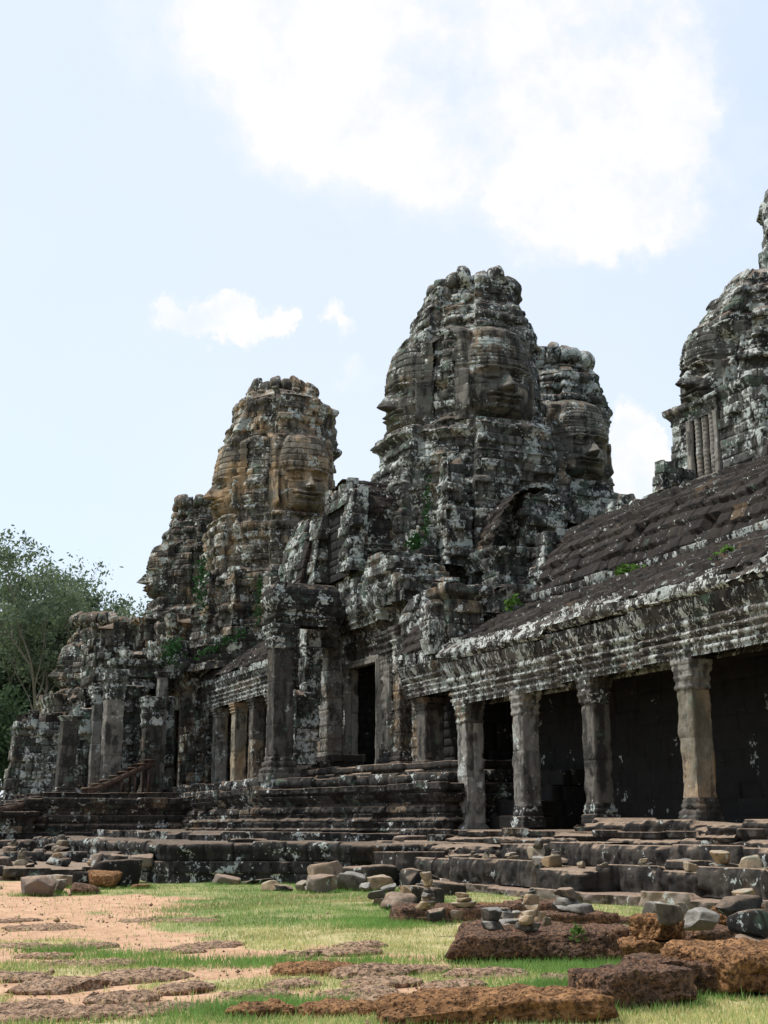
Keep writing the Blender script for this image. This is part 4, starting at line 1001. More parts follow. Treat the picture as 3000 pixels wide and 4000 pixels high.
for k, (x0, x1, y0, y1, z0, z1, m_) in enumerate([(17.6,24,68.2,73,9.6,11.3,'grey'),(18.2,24,68.8,73,11.2,12.6,'mid'),(16.6,22,72,77,9.0,11.0,'grey'),(17.4,24,73,78,10.6,13.2,'mid'),
        (15.2,18.4,74.8,79,8.3,12.9,'mid'),(14.8,18.8,74.4,79,8.2,9.0,'darkl'),(18.2,23,78,84,7,12.5,'mid'),(14.6,20,84,90,5,9.6,'mid')]):
    shell('upper_masonry', M[m_], redent(x0, x1, y0, y1, .3), z0, z1, parent=L_, seed=720+k, ch=(.38,.5), bl=(.5,1.1), off=.08, ds=.085, miss=.03, jag=.3, rough=.05, prof=cornice(z1-.7, z1, .2))

# free standing pillars and stumps of the left porch
PY = 66.0
def pillar_thing(x, y, z0, z1, w, mat, label, seed, hb=.45, hc=.6, lean=(0,0), capm='grey', cat='pillar'):
    r = empty('stone_pillar', (x, y, z0), label, cat, 'free standing pillars of the left porch')
    column(r, x, y, z0, z1, w, M[mat], seed, hb=hb, hc=hc, lean=lean, capmat=M[capm], name='shaft')
    return r
pillar_thing(14.4, 65.6, 3.0, 9.2, .88, 'pillarm', 'tall pale pillar with moulded capital, left of the red wooden stairs', 800, hc=1.5, hb=.2)
pillar_thing(12.35, 66.5, 3.0, 6.9, .80, 'pillard', 'leaning greenish headless pillar, leftmost on the terrace', 806, hb=.55, hc=.25, lean=(.028,0))
pillar_thing(16.6, 66.5, 3.0, 8.0, .85, 'pillard', 'carved pillar with thick banded capital behind the red wooden stairs', 812, hc=1.5)
pillar_thing(17.25, 67.2, 3.0, 9.4, .5, 'pillar', 'slender pale post right of the top of the red stairs', 818, hc=.3, hb=.8)
pillar_thing(14.2, 68.6, 3.0, 8.6, .5, 'pillar', 'thin pale pillar just behind the tall left porch pillar', 824, hc=.9)
Q_ = empty('ruined_wall', (17, 69, 3), 'patchy lichen wall of big blocks behind the left porch pillars', 'wall')
shell('wall', M['grey'], rect(16.9, 18.4, 68.8, 69.8), 3.0, 8.3, parent=Q_, seed=830, ch=(.7,.95), bl=(.8,1.3), off=.05, ds=.07)
shell('wall', M['grey'], rect(14.6, 17.0, 70.4, 71.2), 3.0, 8.9, parent=Q_, seed=831, ch=(.5,.8), bl=(.7,1.2), off=.07, ds=.075, miss=.04, jag=.2, prof=cornice(7.6,8.9,.3))
shell('wall', M['grey'], rect(13.1, 14.6, 69.0, 70.0), 3.0, 7.6, parent=Q_, seed=832, ch=(.5,.8), bl=(.7,1.2), off=.07, ds=.075, miss=.04, jag=.3)
shell('lintel', M['grey'], rect(15.0, 18.6, 68.0, 69.0), 9.2, 10.1, parent=Q_, seed=833, ch=(.4,.5), bl=(1,2), off=.05, ds=.07, prof=cornice(9.2,10.1,.25))
V_ = empty('ruined_wall', (11.5, 74, 2), 'greenish coursed ruined wall at the far left edge in front of trees', 'wall')
shell('wall', M['grey'], rect(10.9, 14.6, 73.0, 75.0), 1.5, 7.0, parent=V_, seed=840, ch=(.36,.5), bl=(.6,1.1), off=.05, ds=.08, miss=.02, jag=.2, relief=None, prof=[(1.5,.2),(4,0),(6.3,-.1),(6.4,.1),(7,.05)])
shell('crest', M['roof'], rect(11.2, 14.6, 73.2, 74.6), 7.0, 7.35, parent=V_, seed=841, ch=(.3,.4), bl=(.4,.6), off=.12, ds=.08, jag=.4)
shell('corner_pier', M['mid'], rect(10.3, 10.95, 73.0, 74.2), 1.5, 6.3, parent=V_, seed=842, ch=(.4,.6), bl=(2,3), off=.07, ds=.07, jag=.1, shear=(.10,0))

# ================================================================== terraces and steps
T_ = empty('stone_terrace', (18, 50, 0), 'high moulded plinth of dark courses under the gate pavilion and porch', 'terrace')
mainp = [(17.5,72),(17.45,56.2),(16.7,55.4),(16.6,48.4),(17.1,47.2),(18.2,44.2),(18.9,42.4),(19.35,38.7),(22.5,38.7),(22.5,72)]
shell('plinth', M['dark'], mainp, 1.05, 2.98, prof=plinth(1.05,2.98,.30), parent=T_, seed=900, ch=(.26,.36), bl=(.6,1.5), off=.07, ds=.055, dz=.035, rough=.06, jag=.09, miss=.035)
shell('plinth', M['darkl'], [(16.9,54.9),(16.8,48.7),(17.4,47.6),(18.7,45.2),(19.4,43.4),(19.8,39.2),(22.5,39.2),(22.5,54.9)], 2.95, 3.36, prof=[(2.95,.0),(3.05,.14),(3.2,.16),(3.36,.08)], parent=T_, seed=901, ch=(.36,.45), bl=(.6,1.3), off=.07, ds=.055, rough=.05, jag=.09, miss=.04)
shell('plinth', M['step'], [(19.0,48.0),(19.6,45.6),(20.1,43.3),(20.3,39.5),(22.5,39.5),(22.5,54),(19.2,54)], 3.3, 3.76, prof=[(3.3,.1),(3.4,.2),(3.5,.1),(3.6,.16),(3.76,.12)], parent=T_, seed=902, ch=(.2,.26), bl=(.7,1.4), off=.06, ds=.06, rough=.04, jag=.05, miss=.03)
shell('plinth', M['darkl'], rect(17.55, 20.6, 55.5, 68.5), 2.9, 3.44, prof=[(2.9,.1),(3.1,.1),(3.2,0),(3.44,.1)], parent=T_, seed=903, ch=(.24,.3), bl=(.6,1.3), off=.06, ds=.07, rough=.05, jag=.08, miss=.04)
shell('pedestal', M['grey'], rect(16.72, 18.1, 48.2, 49.6), 2.97, 3.27, parent=T_, seed=904, ch=(.2,.3), off=.03, ds=.05, rough=.04)

shell('lower_course', M['darkl'], [(12.6,60),(12.4,44.5),(14.0,41.6),(16.6,39.6),(18.2,38.9),(22,39),(22,60)], 1.08, 1.36, parent=T_, seed=905, ch=(.26,.3), bl=(.8,1.8), off=.09, ds=.06, rough=.06, jag=.08, miss=.03)
U_ = empty('stone_terrace', (13, 50, 0), 'low front terrace wall of big black blocks splashed with white lichen', 'terrace')
shell('terrace_wall', M['darkl'], [(9.95,60),(9.9,38.2),(10.3,37.75),(12.9,36.55),(14.0,35.6),(14.4,34.6),(18,34),(20.6,36),(20.6,60)], -.15, 1.12, prof=[(-.15,.06),(.25,.04),(.6,0),(.85,.02),(.87,.08),(1.05,.1),(1.12,.02)], parent=U_, seed=910, ch=(.34,.52), bl=(.5,1.1), off=.05, ds=.05, rough=.045, jag=.05, miss=.0)
shell('terrace_wall', M['step'], [(13.3,36.3),(14.9,34.9),(15.4,33.2),(17.5,32.5),(19,37),(14,40)], -.1, .86, prof=[(-.1,.0),(.86,.0)], parent=U_, seed=911, ch=(.42,.5), bl=(.9,1.8), off=.07, ds=.055, rough=.06, jag=.10)

H_ = empty('stone_steps', (17, 26, 0), 'broad weathered stone steps running below the right colonnade', 'steps')
def step_(pts, z0, z1, mat, seed, **k):
    a = dict(ch=(z1-z0, z1-z0+.02), bl=(.9,2.4), off=.085, ds=.05, dz=.045, rough=.075, jag=.10, groove=.055)
    a.update(k)
    return shell('step', M[mat], pts, z0, z1, parent=H_, seed=seed, **a)
step_([(15.5,33.5),(15.55,29),(15.45,24.3),(16.75,20.2),(18.6,13.5),(30,13.5),(30,33.5)], -.2, .24, 'block', 920, off=.035)
step_([(15.6,33.8),(15.75,29),(15.65,24.8),(16.55,24.7),(17.0,20.4),(18.9,13.6),(30,13.6),(30,33.8)], .22, .72, 'step', 921, prof=[(.22,0),(.6,.03),(.72,-.03)])
step_([(15.9,36.5),(16.6,33),(16.95,29),(17.2,24.8),(18.0,20.4),(19.6,13.7),(30,13.7),(30,37)], .7, 1.12, 'step', 922, prof=[(.7,0),(1.0,.05),(1.12,-.03)], bl=(1.4,3))
step_([(18.3,38.6),(18.4,34.5),(18.3,30.0),(18.6,24),(19.0,13.8),(23,13.8),(23,38.6)], 1.1, 1.44, 'step', 923, ch=(.16,.19), prof=[(1.1,.12),(1.25,.14),(1.27,0),(1.44,.05)], bl=(.8,1.8))
step_([(18.75,29.9),(18.72,24),(18.9,13.9),(22.9,13.9),(22.9,29.9)], 1.42, 1.70, 'step', 924, prof=[(1.42,0),(1.6,.05),(1.70,-.02)], bl=(1.4,2.6), off=.04)
rs = random.Random(5)
for k, (x, y, z, sx, sy, sz, rz, m_) in enumerate([(16.3,27.2,.70,1.1,.8,.14,8,'step'),(16.4,31.0,.70,1.6,1.0,.20,-6,'step'),(17.5,23.2,.71,.9,1.6,.2,4,'step'),(14.6,33.6,.0,1.4,1.0,.55,25,'step'),(17.9,27.4,1.10,1.0,1.5,.14,10,'step'),
        (17.2,34.6,.86,2.0,1.2,.26,12,'step'),(15.6,35.2,.86,1.5,1.0,.22,-20,'step'),(18.2,36.6,1.1,1.2,.9,.25,30,'darkl'),(18.2,32.4,1.1,.9,1.7,.16,3,'step'),(17.6,37.6,1.1,1.1,.8,.22,15,'block'),(14.6,36.6,.9,1.0,.7,.22,-15,'step'),(12.6,38.4,1.1,1.3,.9,.14,20,'step')]):
    rock('stone_slab', m_, (sx, sy, sz), (x, y, z-.03), rz=rz, seed=60+k, label=['flat worn slab lying on the lower step near the cairns','long worn slab at the left end of the lower step','worn slab on the lower step near the right edge','thick dark slab on the grass at the foot of the steps','thin slab lying below the middle columns','broad slab ending the second step on the left','tilted slab at the corner where steps meet the terrace','lichen slab under the leftmost gallery column','narrow slab below the second column','pale small slab left of the first gallery column','slab on the low terrace beside the steps','thin slab on top of the lichen terrace wall'][k], cat='slab', n=11, sup=7, rough=.08, group='loose slabs on the steps')

K_ = empty('stone_terrace', (13, 68, .9), 'projecting left terrace with long black mouldings carrying pale pillars', 'terrace')
shell('plinth', M['dark'], [(10.25,85),(10.25,63.2),(17.6,62.6),(17.6,85)], .85, 2.82, prof=plinth(.85,2.82,.26), parent=K_, seed=930, ch=(.28,.36), bl=(.9,1.9), off=.04, ds=.065, dz=.035, rough=.045, jag=.06, miss=.015)
shell('top_course', M['step'], [(10.9,84.9),(10.9,64.2),(17.7,63.7),(17.7,84.9)], 2.8, 3.12, prof=[(2.8,.1),(2.95,.02),(3.12,.1)], parent=K_, seed=931, ch=(.3,.34), bl=(.6,1.3), off=.05, ds=.07, rough=.04, jag=.05)
shell('plinth', M['dark'], [(8.0,85),(8.0,62.4),(10.3,62.4),(10.3,85)], .6, 2.25, prof=plinth(.6,2.25,.22), parent=K_, seed=932, ch=(.3,.36), bl=(.8,1.4), off=.04, ds=.07, dz=.04, rough=.04, jag=.06)
shell('footing', M['step'], [(7.4,66),(7.4,59.2),(12,58.6),(17,58.2),(17,66)], .3, .96, prof=[(.3,.1),(.9,.05),(.96,0)], parent=K_, seed=933, ch=(.3,.34), bl=(.7,1.6), off=.08, ds=.07, rough=.05, jag=.06, miss=.03)
shell('footing', M['darkl'], [(6.2,60),(6.2,49.5),(8.8,48.6),(12,48.2),(12,60)], -.1, .66, prof=[(-.1,.1),(.6,.05),(.66,0)], parent=K_, seed=934, ch=(.3,.36), bl=(.7,1.5), off=.08, ds=.06, rough=.05, jag=.07, miss=.03)
shell('footing', M['step'], [(4.6,50),(4.7,41.8),(7.0,41.2),(10.5,40.6),(10.5,50)], -.15, .36, prof=[(-.15,.1),(.36,0)], parent=K_, seed=935, ch=(.24,.3), bl=(.6,1.5), off=.09, ds=.06, rough=.06, jag=.08, miss=.04)

# red wooden stairs
def wood_box(parent, name, p0, p1, w, h, mat):
    p0 = Vector(p0); p1 = Vector(p1); d = (p1-p0); L = d.length; d.normalize()
    sd = Vector((0,0,1)).cross(d); sd = sd.normalized() if sd.length > 1e-4 else Vector((1,0,0)); up = d.cross(sd)
    V = []
    for q in (p0, p1):
        for a, b in ((-1,-1),(1,-1),(1,1),(-1,1)): V.append(q+sd*(a*w/2)+up*(b*h/2))
    F = np.array([(0,1,2,3),(7,6,5,4),(0,4,5,1),(1,5,6,2),(2,6,7,3),(3,7,4,0)])
    return mk_mesh(name, [tuple(v) for v in V], F, mat, parent)
def wooden_stairs(x0, x1, y, z0, z1, width, n, label):
    r = empty('wooden_stairs', (x0, y, z0), label, 'stairs')
    for yy in (y-width/2, y+width/2):
        wood_box(r, 'stringer', (x0+.1, yy, z0-.02), (x1, yy, z1-.12), .07, .26, M['wood'])
    for k in range(n):
        f0 = (k+.5)/n; x = x0+(x1-x0)*f0; z = z0+(z1-z0)*(k+1)/n
        wood_box(r, 'tread', (x-.24, y, z), (x+.20, y, z), width+.24, .05, M['woodl'])
    for k in (1, 2, 3):
        x = x0+(x1-x0)*(.32+.2*k)
        zt = z0+(z1-z0)*(.32+.2*k)-.2
        for yy in (y-width/2+.1, y+width/2-.1): wood_box(r, 'post', (x, yy, min(z0,z1)-.1), (x, yy, zt), .1, .1, M['wood'])
    return r
wooden_stairs(13.0, 16.3, 65.0, 3.16, 4.75, 1.3, 8, 'red brown wooden visitor stairs rising to the left pavilion')
wooden_stairs(8.7, 10.9, 64.4, 2.25, 2.9, 1.3, 4, 'short lower flight of red brown wooden stairs at the far left edge')

# ================================================================== fallen blocks
SING = [
 ('block','F1',12.21,31.3,0,.84,.38,'brown broken block on the grass, left end of the rubble heap below the doorway'),
 ('cairng','F2',13.2,31.9,0,.66,.44,'grey tilted block leaning in the rubble heap'),
 ('block','F3',12.95,32.7,0,.85,.62,'pale block standing against the low terrace wall, behind the rubble heap'),
 ('cairn','F4',13.9,31.4,0,.62,.36,'cream topped block in the middle of the rubble heap'),
 ('step','F5',14.1,29.9,0,1.0,.50,'large dark sloping block right of the cream topped one'),
 ('cairn','F6',11.3,24.3,.27,.22,.18,'small bright cream stone on a dark block in the grass'),
 ('step','F7',11.1,24.2,0,.62,.28,'dark purple block in the grass carrying a small bright stone'),
 ('step','F8',12.0,25.0,0,.80,.34,'dark block in the grass beside the tall cairn'),
 ('block','F9',11.25,25.4,0,.45,.18,'low broken block in the grass, front left of the rubble'),
 ('cairng','F9b',11.15,25.35,.16,.34,.15,'wedge of grey stone balanced on a low broken block'),
 ('cairng','F10',12.1,25.1,.3,.42,.14,'grey slab resting on a dark block beside the tall cairn'),
 ('step','slab',14.4,29.0,.0,1.2,.30,'long slab at the foot of the steps behind the tall cairn'),
 ('block','G1',11.3,36.2,0,.80,.23,'low rounded boulder at the foot of the lichen terrace wall'),
 ('darkl','G2',12.1,35.9,0,.8,.14,'flat dark boulder sunk in grass at the terrace wall foot'),
 ('darkl','L1',8.3,36.2,0,1.30,.62,'big dark block with flat brown top, left end of the terrace wall'),
 ('lato','L2',7.7,35.4,0,.75,.36,'pitted orange block in front of the big dark block'),
 ('darkl','L3',7.15,35.6,0,.38,.36,'small black cube shaped block left of the orange one'),
 ('block','L4',5.7,33.2,0,.95,.40,'block with pale sunlit top and lichen side, far left on the dirt'),
 ('cairn','L5',6.8,36.6,0,1.0,.30,'pale flat slab lying behind the far left blocks'),
 ('lat','L6',6.75,32.9,0,.7,.22,'low mottled block on the dirt at the grass edge'),
 ('darkl','L7',5.0,36.6,0,.45,.30,'small dark block, leftmost on the dirt'),
 ('cairn','L8',6.25,33.6,0,.24,.32,'upright cream stone between two far left blocks'),
 ('step','L9',9.0,39.0,.35,.8,.42,'reddish block on the left footing beside the terrace wall'),
 ('block','L10',9.5,38.9,.4,.9,.36,'slab with pale top left of the terrace wall'),
 ('lato','L11',8.6,34.9,0,.5,.12,'flat orange stone at the grass edge under the big dark block'),
 ('cairn','o1',16.2,25.6,.69,.21,.14,'small orange stone alone on the step, left one of a pair'),
 ('cairn','o2',16.25,24.8,.69,.20,.13,'small orange stone alone on the step, right one of a pair'),
 ('cairn','o3',16.9,22.6,.69,.34,.16,'peach stone on the step, left of the grey rubble at right'),
 ('cairng','o4',17.15,21.9,.69,.48,.18,'flat grey stone on the step under the pale boulders at right'),
 ('cairn','o5',17.35,21.3,.69,.44,.32,'pale squarish boulder on the right end of the step'),
 ('cairn','o6',17.05,21.75,.86,.30,.24,'pale boulder perched on the flat grey stone at right'),
 ('cairng','o7',15.95,27.0,.69,.36,.22,'grey rubble stone on the step between two cairns'),
 ('cairng','r1',8.15,15.0,.34,.27,.11,'dark flat stone on the laterite block, left of the low stack'),
 ('cairng','r2',8.15,15.0,.44,.22,.16,'pale grey stone on a dark flat stone on the laterite block'),
 ('cairng','r3',9.6,17.3,.28,.24,.12,'light grey wedge in the rubble pile by the middle cairn'),
 ('cairn','r4',9.2,16.9,.28,.30,.10,'flat tan stone in the rubble pile by the middle cairn'),
 ('cairn','r5',9.0,16.1,.28,.34,.10,'tan slab in front of the middle cairn'),
 ('cairng','r6',8.8,15.8,.28,.22,.12,'grey lump in front of the middle cairn'),
 ('cairn','r7',8.6,15.5,.28,.18,.08,'small orange flake in front of the middle cairn'),
 ('cairn','r8',9.55,16.0,.28,.11,.13,'tiny upright stone right of the middle cairn'),
 ('step','R1',10.1,12.35,0,.5,.36,'dark olive block at the right edge, lowest of its heap'),
 ('darkl','R2',10.15,12.55,.36,.42,.28,'black block at the right edge on the olive block'),
 ('darkl','R3',10.5,13.1,.56,.62,.22,'black slab, topmost of the heap at the right edge'),
 ('cairn','R4',9.45,13.15,.50,.28,.24,'pale faceted boulder on orange laterite near the right edge'),
 ('cairng','R5',10.7,14.2,.30,.42,.24,'dark grey boulder on the laterite wall near the right edge'),
]
for k, (m_, nm, x, y, z, w_, h_, lab) in enumerate(SING):
    rs = random.Random(k*3+1)
    rock('stone_block' if w_ > .45 else 'loose_stone', m_, (w_, w_*rs.uniform(.6,.9), h_*1.05), (x, y, z-.02), rz=rs.uniform(-35,35), rx=rs.uniform(-7,7), ry=rs.uniform(-9,9) if nm not in ('F2','F5') else 20,
         seed=300+k, label=lab, cat='stone', n=12, sup=7, rough=.06)

LATS = [
 ('lat','A',7.35,10.75,-.02,1.05,.75,.34,-8,'reddish laterite block at the bottom, right of the long orange one'),
 ('lato','B',8.95,11.05,-.02,1.55,.95,.44,-12,'largest orange brown laterite block in the bottom right corner'),
 ('lat','B2',8.25,11.3,-.02,1.1,.8,.34,-20,'dark red laterite block behind the orange corner block'),
 ('lato','C',5.62,10.38,-.02,1.95,.75,.24,-14,'long orange laterite block along the bottom edge'),
 ('lat','D',8.35,15.0,-.02,1.35,1.05,.36,-22,'big rusty laterite block carrying stone stacks, left half'),
 ('lat','D2',9.15,14.55,-.02,1.1,.9,.38,-24,'rounded dark laterite block, right half of the carrying pair'),
 ('lat','E',10.25,20.9,-.02,1.55,1.1,.30,-18,'laterite block in the grass under the tall cairn'),
 ('lat','E2',11.3,20.7,-.02,.95,.9,.28,-10,'small laterite block right of the tall cairn'),
 ('lato','G',9.7,13.6,-.02,.98,.7,.30,-14,'tan laterite slab under the orange one near right edge'),
 ('lato','F',9.6,13.5,.27,.56,.45,.28,10,'bright orange laterite lump under a pale boulder'),
 ('lat','H',9.55,12.6,-.02,1.0,.8,.20,5,'low crumbling laterite mound with orange chips near right edge'),
 ('lato','Lr',12.1,15.2,.28,.6,.5,.26,10,'orange pitted laterite lump at the right edge under two stones'),
 ('lat','b1',9.5,16.6,-.02,1.5,1.2,.31,-5,'flat laterite slab under the middle cairn'),
 ('lat','b2',11.2,18.3,-.02,1.5,1.1,.31,-12,'laterite slab under the mossy stone stack'),
 ('latb','b3',10.9,16.4,-.02,1.4,1.1,.20,12,'low brown laterite slab in the middle of the paving'),
 ('lat','b4',12.0,16.0,-.02,1.7,1.2,.34,-18,'long dark laterite slab near the right edge by the steps'),
 ('lat','b5',12.2,20.6,-.02,1.4,.9,.35,-20,'dark laterite block at the foot of the steps'),
 ('lat','b6',12.1,18.6,-.02,1.2,.9,.22,10,'brown laterite slab between the steps and mossy stack'),
 ('lat','b7',13.4,17.6,-.02,1.4,1.0,.24,-10,'brown laterite slab along the right foot of the steps'),
 ('lat','b8',11.4,14.7,-.02,1.2,.9,.32,-10,'laterite block under the dark grey boulder'),
 ('lato','b9',11.9,21.6,-.02,.8,.5,.26,0,'small orange laterite lump before the steps'),
 ('lat','b10',10.3,15.4,-.02,1.1,.8,.26,0,'red laterite slab behind the bright orange lump'),
]
for k, (m_, nm, x, y, z, sx, sy, sz, rz, lab) in enumerate(LATS):
    rock('laterite_block', m_, (sx, sy, sz), (x, y, z-.02), rz=rz, seed=500+k, label=lab, cat='laterite block', n=46 if y < 14 else (34 if y < 16 else 22), sup=8, rough=.08, pits=.04)

# cairns: every stone is a thing of its own
CAIRN = [
 ('leftmost little cairn on the step', 15.95, 30.3, .69, [(0.26,0.11), (0.21,0.10), (0.14,0.08)]),
 ('thin little cairn second from left', 15.98, 29.6, .69, [(0.19,0.13), (0.16,0.08), (0.13,0.06), (0.08,0.05)]),
 ('flat three stone cairn on the step', 16.15, 28.7, .69, [(0.33,0.11), (0.32,0.09), (0.29,0.08)]),
 ('two boulder cairn on the step', 16.2, 27.5, .80, [(0.36,0.24), (0.27,0.24)]),
 ('dark capped cairn right of the two boulders', 16.05, 26.5, .69, [(0.41,0.22), (0.29,0.07), (0.20,0.06)]),
 ('grey cairn in the middle of the step', 16.75, 24.0, .69, [(0.33,0.09), (0.29,0.07), (0.18,0.08)]),
 ('flat slab pile at the step right end', 17.7, 20.6, .69, [(0.44,0.10), (0.38,0.08), (0.40,0.09), (0.31,0.07), (0.27,0.07)]),
 ('tallest cairn on the left laterite block', 9.85, 20.35, .27, [(0.29,0.11), (0.22,0.08), (0.20,0.07), (0.15,0.07), (0.12,0.06), (0.15,0.09), (0.20,0.12)]),
 ('low flat cairn right of the tallest one', 10.55, 20.4, .27, [(0.36,0.08), (0.30,0.07), (0.21,0.08)]),
 ('middle cream cairn on the laterite slabs', 9.75, 16.75, .27, [(0.31,0.11), (0.23,0.15), (0.20,0.13), (0.15,0.07), (0.10,0.04)]),
 ('tiny cairn behind the middle one', 11.55, 20.1, .30, [(0.13,0.06), (0.11,0.05), (0.09,0.05), (0.07,0.04)]),
 ('low stack on the big rusty block', 8.45, 14.65, .35, [(0.30,0.08), (0.27,0.09), (0.19,0.07)]),
 ('mossy wide stack', 11.15, 18.1, .28, [(0.60,0.12), (0.38,0.12), (0.34,0.13)]),
 ('pale pair on the orange lump at right', 12.05, 15.0, .50, [(0.24,0.16), (0.29,0.09)]),
 ('first cairn among far left rubble', 5.9, 43.6, .34, [(.36,.2),(.3,.14),(.22,.12),(.14,.1)]),
 ('second cairn among far left rubble', 6.9, 43.4, .34, [(.4,.2),(.34,.14),(.28,.16),(.2,.1)]),
 ('third cairn among far left rubble', 8.0, 43.8, .34, [(.5,.26),(.36,.16),(.2,.14)]),
 ('fourth cairn among far left rubble', 9.1, 43.2, .34, [(.34,.14),(.3,.12),(.22,.1)]),
 ('fifth cairn among far left rubble', 7.6, 50.2, .64, [(.46,.2),(.34,.16),(.24,.12)]),
 ('sixth cairn among far left rubble', 9.3, 50.0, .64, [(.56,.24),(.4,.2),(.3,.2)]),
 ('seventh cairn among far left rubble', 10.6, 49.6, .64, [(.5,.3),(.4,.2)]),
]
ORD = ['bottom', 'second', 'third', 'fourth', 'fifth', 'sixth', 'seventh']
for ck, (lab, x, y, z, sts) in enumerate(CAIRN):
    for i, (w_, h_) in enumerate(sts):
        rs = random.Random(ck*31+i)
        m_ = rs.choice(['cairn','cairn','cairng']) if ck not in (5, 6, 12) else rs.choice(['cairng','cairng','cairn'])
        if ck == 12 and i == 2: m_ = 'block'
        oname = 'top' if i == len(sts)-1 else ORD[i]
        word = 'flat' if h_ < w_*.4 else 'rounded'
        rock('cairn_stone', m_, (w_, w_*rs.uniform(.6,.9), h_*1.12), (x+rs.uniform(-.10,.10)*w_, y+rs.uniform(-.10,.10)*w_, z-.01), rz=rs.uniform(-60,60), rx=rs.uniform(-4,4), ry=rs.uniform(-6,6),
             seed=900+ck*9+i, label='%s %s stone of the %s' % (word, oname if oname != 'top' else 'topmost', lab), cat='stone', group='balanced stones of the small cairns', n=8, sup=7, rough=.05)
        z += h_*.93
# rough rubble on the left footings
for k in range(26):
    rs = random.Random(k+77)
    x = rs.uniform(5.0, 10.6); y = rs.choice([42.6, 44.5, 46.5, 49.8, 52, 59.8]) + rs.uniform(-.4,.4)
    z = .34 if y < 48 else (.64 if y < 58 else .94)
    if y > 48: x = rs.uniform(6.6, 11.6)
    if y > 58: x = rs.uniform(8, 16.5)
    w_ = rs.uniform(.35,.95)
    rock('rubble_block', rs.choice(['darkl','dark','block','step']), (w_, w_*.7, w_*rs.uniform(.3,.6)), (x, y, z-.03), rz=rs.uniform(0,90), rx=rs.uniform(-10,10), seed=1200+k,
         label='broken dark block lying in the rubble on the left footings', cat='stone', group='rubble blocks on the left footings', n=8, sup=4.5, rough=.08)

# laterite paving stones worn flush with the dirt
PAVE = [(2.99,18.98),(3.12,17.38),(2.42,15.22),(2.72,14.33),(2.19,12.66),(3.84,18.6),(3.62,16.14),(3.17,16.36),(5.33,17.94),(4.78,17.33),(6.16,16.39),(5.64,18.23),(6.76,16.5),(3.74,14.9),(3.84,13.59),(3.09,13.04),(4.37,12.9),(4.96,13.42),(5.68,14.61),
        (6.1,14.03),(5.83,13.24),(3.91,11.43),(4.62,11.35),(5.29,12.49),(2.48,12.17),(3.23,12.09),(3.7,23.96),(3.91,22.3),(5.75,23.05),(6.39,22.6),(6.4,12.7),(6.63,14.24),(5.36,11.83),(1.93,12.19),(7.2,13.5),(7.9,12.7),(7.3,17.2),(8.4,12.6)]
for k, (x, y) in enumerate(PAVE):
    rs = random.Random(k*7+2)
    s = rs.uniform(.45,.85)*(1.0 if y < 20 else 1.5)
    o = rock('paving_stone', rs.choice(['latb','latb','latb']) if k not in (21, 22, 18) else 'lato', (s*1.35, s*.85, .16), (x, y, -.125 if k not in (21,22,19,18) else -.08), rz=rs.uniform(-20,20), seed=1500+k, label='worn brown laterite paving stone almost flush with the sandy dirt', cat='paving stone',
             group='worn laterite paving stones in the dirt', n=30, sup=2.8, rough=.16, pits=.022)

# ================================================================== grass
def blades(name, pts, hmin, hmax, wd, mat, label, seed, clump=False):
    rng = np.random.default_rng(seed); n = len(pts)
    a = rng.uniform(0, 2*PI, n); h = rng.uniform(hmin, hmax, n)*(.6+.8*rng.random(n)); w_ = rng.uniform(.6, 1.3, n)*wd
    b = rng.uniform(0, 2*PI, n); ln = rng.uniform(.1, .8, n)*h
    z0 = ground_z(pts[:,0], pts[:,1])-.01
    P0 = np.stack([pts[:,0]-np.cos(a)*w_, pts[:,1]-np.sin(a)*w_, z0], 1)
    P1 = np.stack([pts[:,0]+np.cos(a)*w_, pts[:,1]+np.sin(a)*w_, z0], 1)
    P2 = np.stack([pts[:,0]+np.cos(b)*ln, pts[:,1]+np.sin(b)*ln, z0+h], 1)
    V = np.stack([P0,P1,P2], 1).reshape(-1,3); F = np.arange(3*n).reshape(-1,3)
    o = mk_mesh(name, V, F, mat, loc=(0,0,0))
    return tag(o, label, 'grass', kind='stuff')
rng = np.random.default_rng(3)
N = 900000
d = 10.2*(39/10.2)**rng.random(N)                     # denser close by
bx = rng.uniform(-.34, .36, N)
px = d*math.sin(YAW)+bx*d*math.cos(YAW); py = d*math.cos(YAW)-bx*d*math.sin(YAW)
keep = (px < 17) & (py < 38.5) & (py > 9)
front = np.interp(py, [9,20,24,30,33,35,37.5,40], [19,16.9,15.4,15.4,15.0,13.8,10.2,4.5])
keep &= px < front
px, py = px[keep], py[keep]
dmk = dirt_mask(px, py); dry = dry_mask(px, py); r = rng.random(len(px))
P3 = np.stack([px, py, 0*px], -1)
cl = np.clip(.55+.9*vnoise(P3, 2.3, 77, 3), .05, 1)
keep = (r < (1-dmk)**1.5*cl*.62+.012)
px, py, dry = px[keep], py[keep], dry[keep]; r = rng.random(len(px)); pts = np.stack([px, py], 1)
k1 = r < dry*.75; k2 = ~k1 & (rng.random(len(px)) < np.clip(.75-dry*.7, .1, 1))
k3 = ~k1 & ~k2
blades('dry_grass', pts[k1], .025, .065, .006, M['grassd'], 'short straw coloured dry grass mixed through the lawn', 1)
blades('green_grass', pts[k3], .03, .075, .006, M['grass'], 'short yellow green grass of the lawn', 2)
blades('lush_grass', pts[k2], .04, .10, .006, M['grassg'], 'fresh green grass along the foot of the steps', 3)
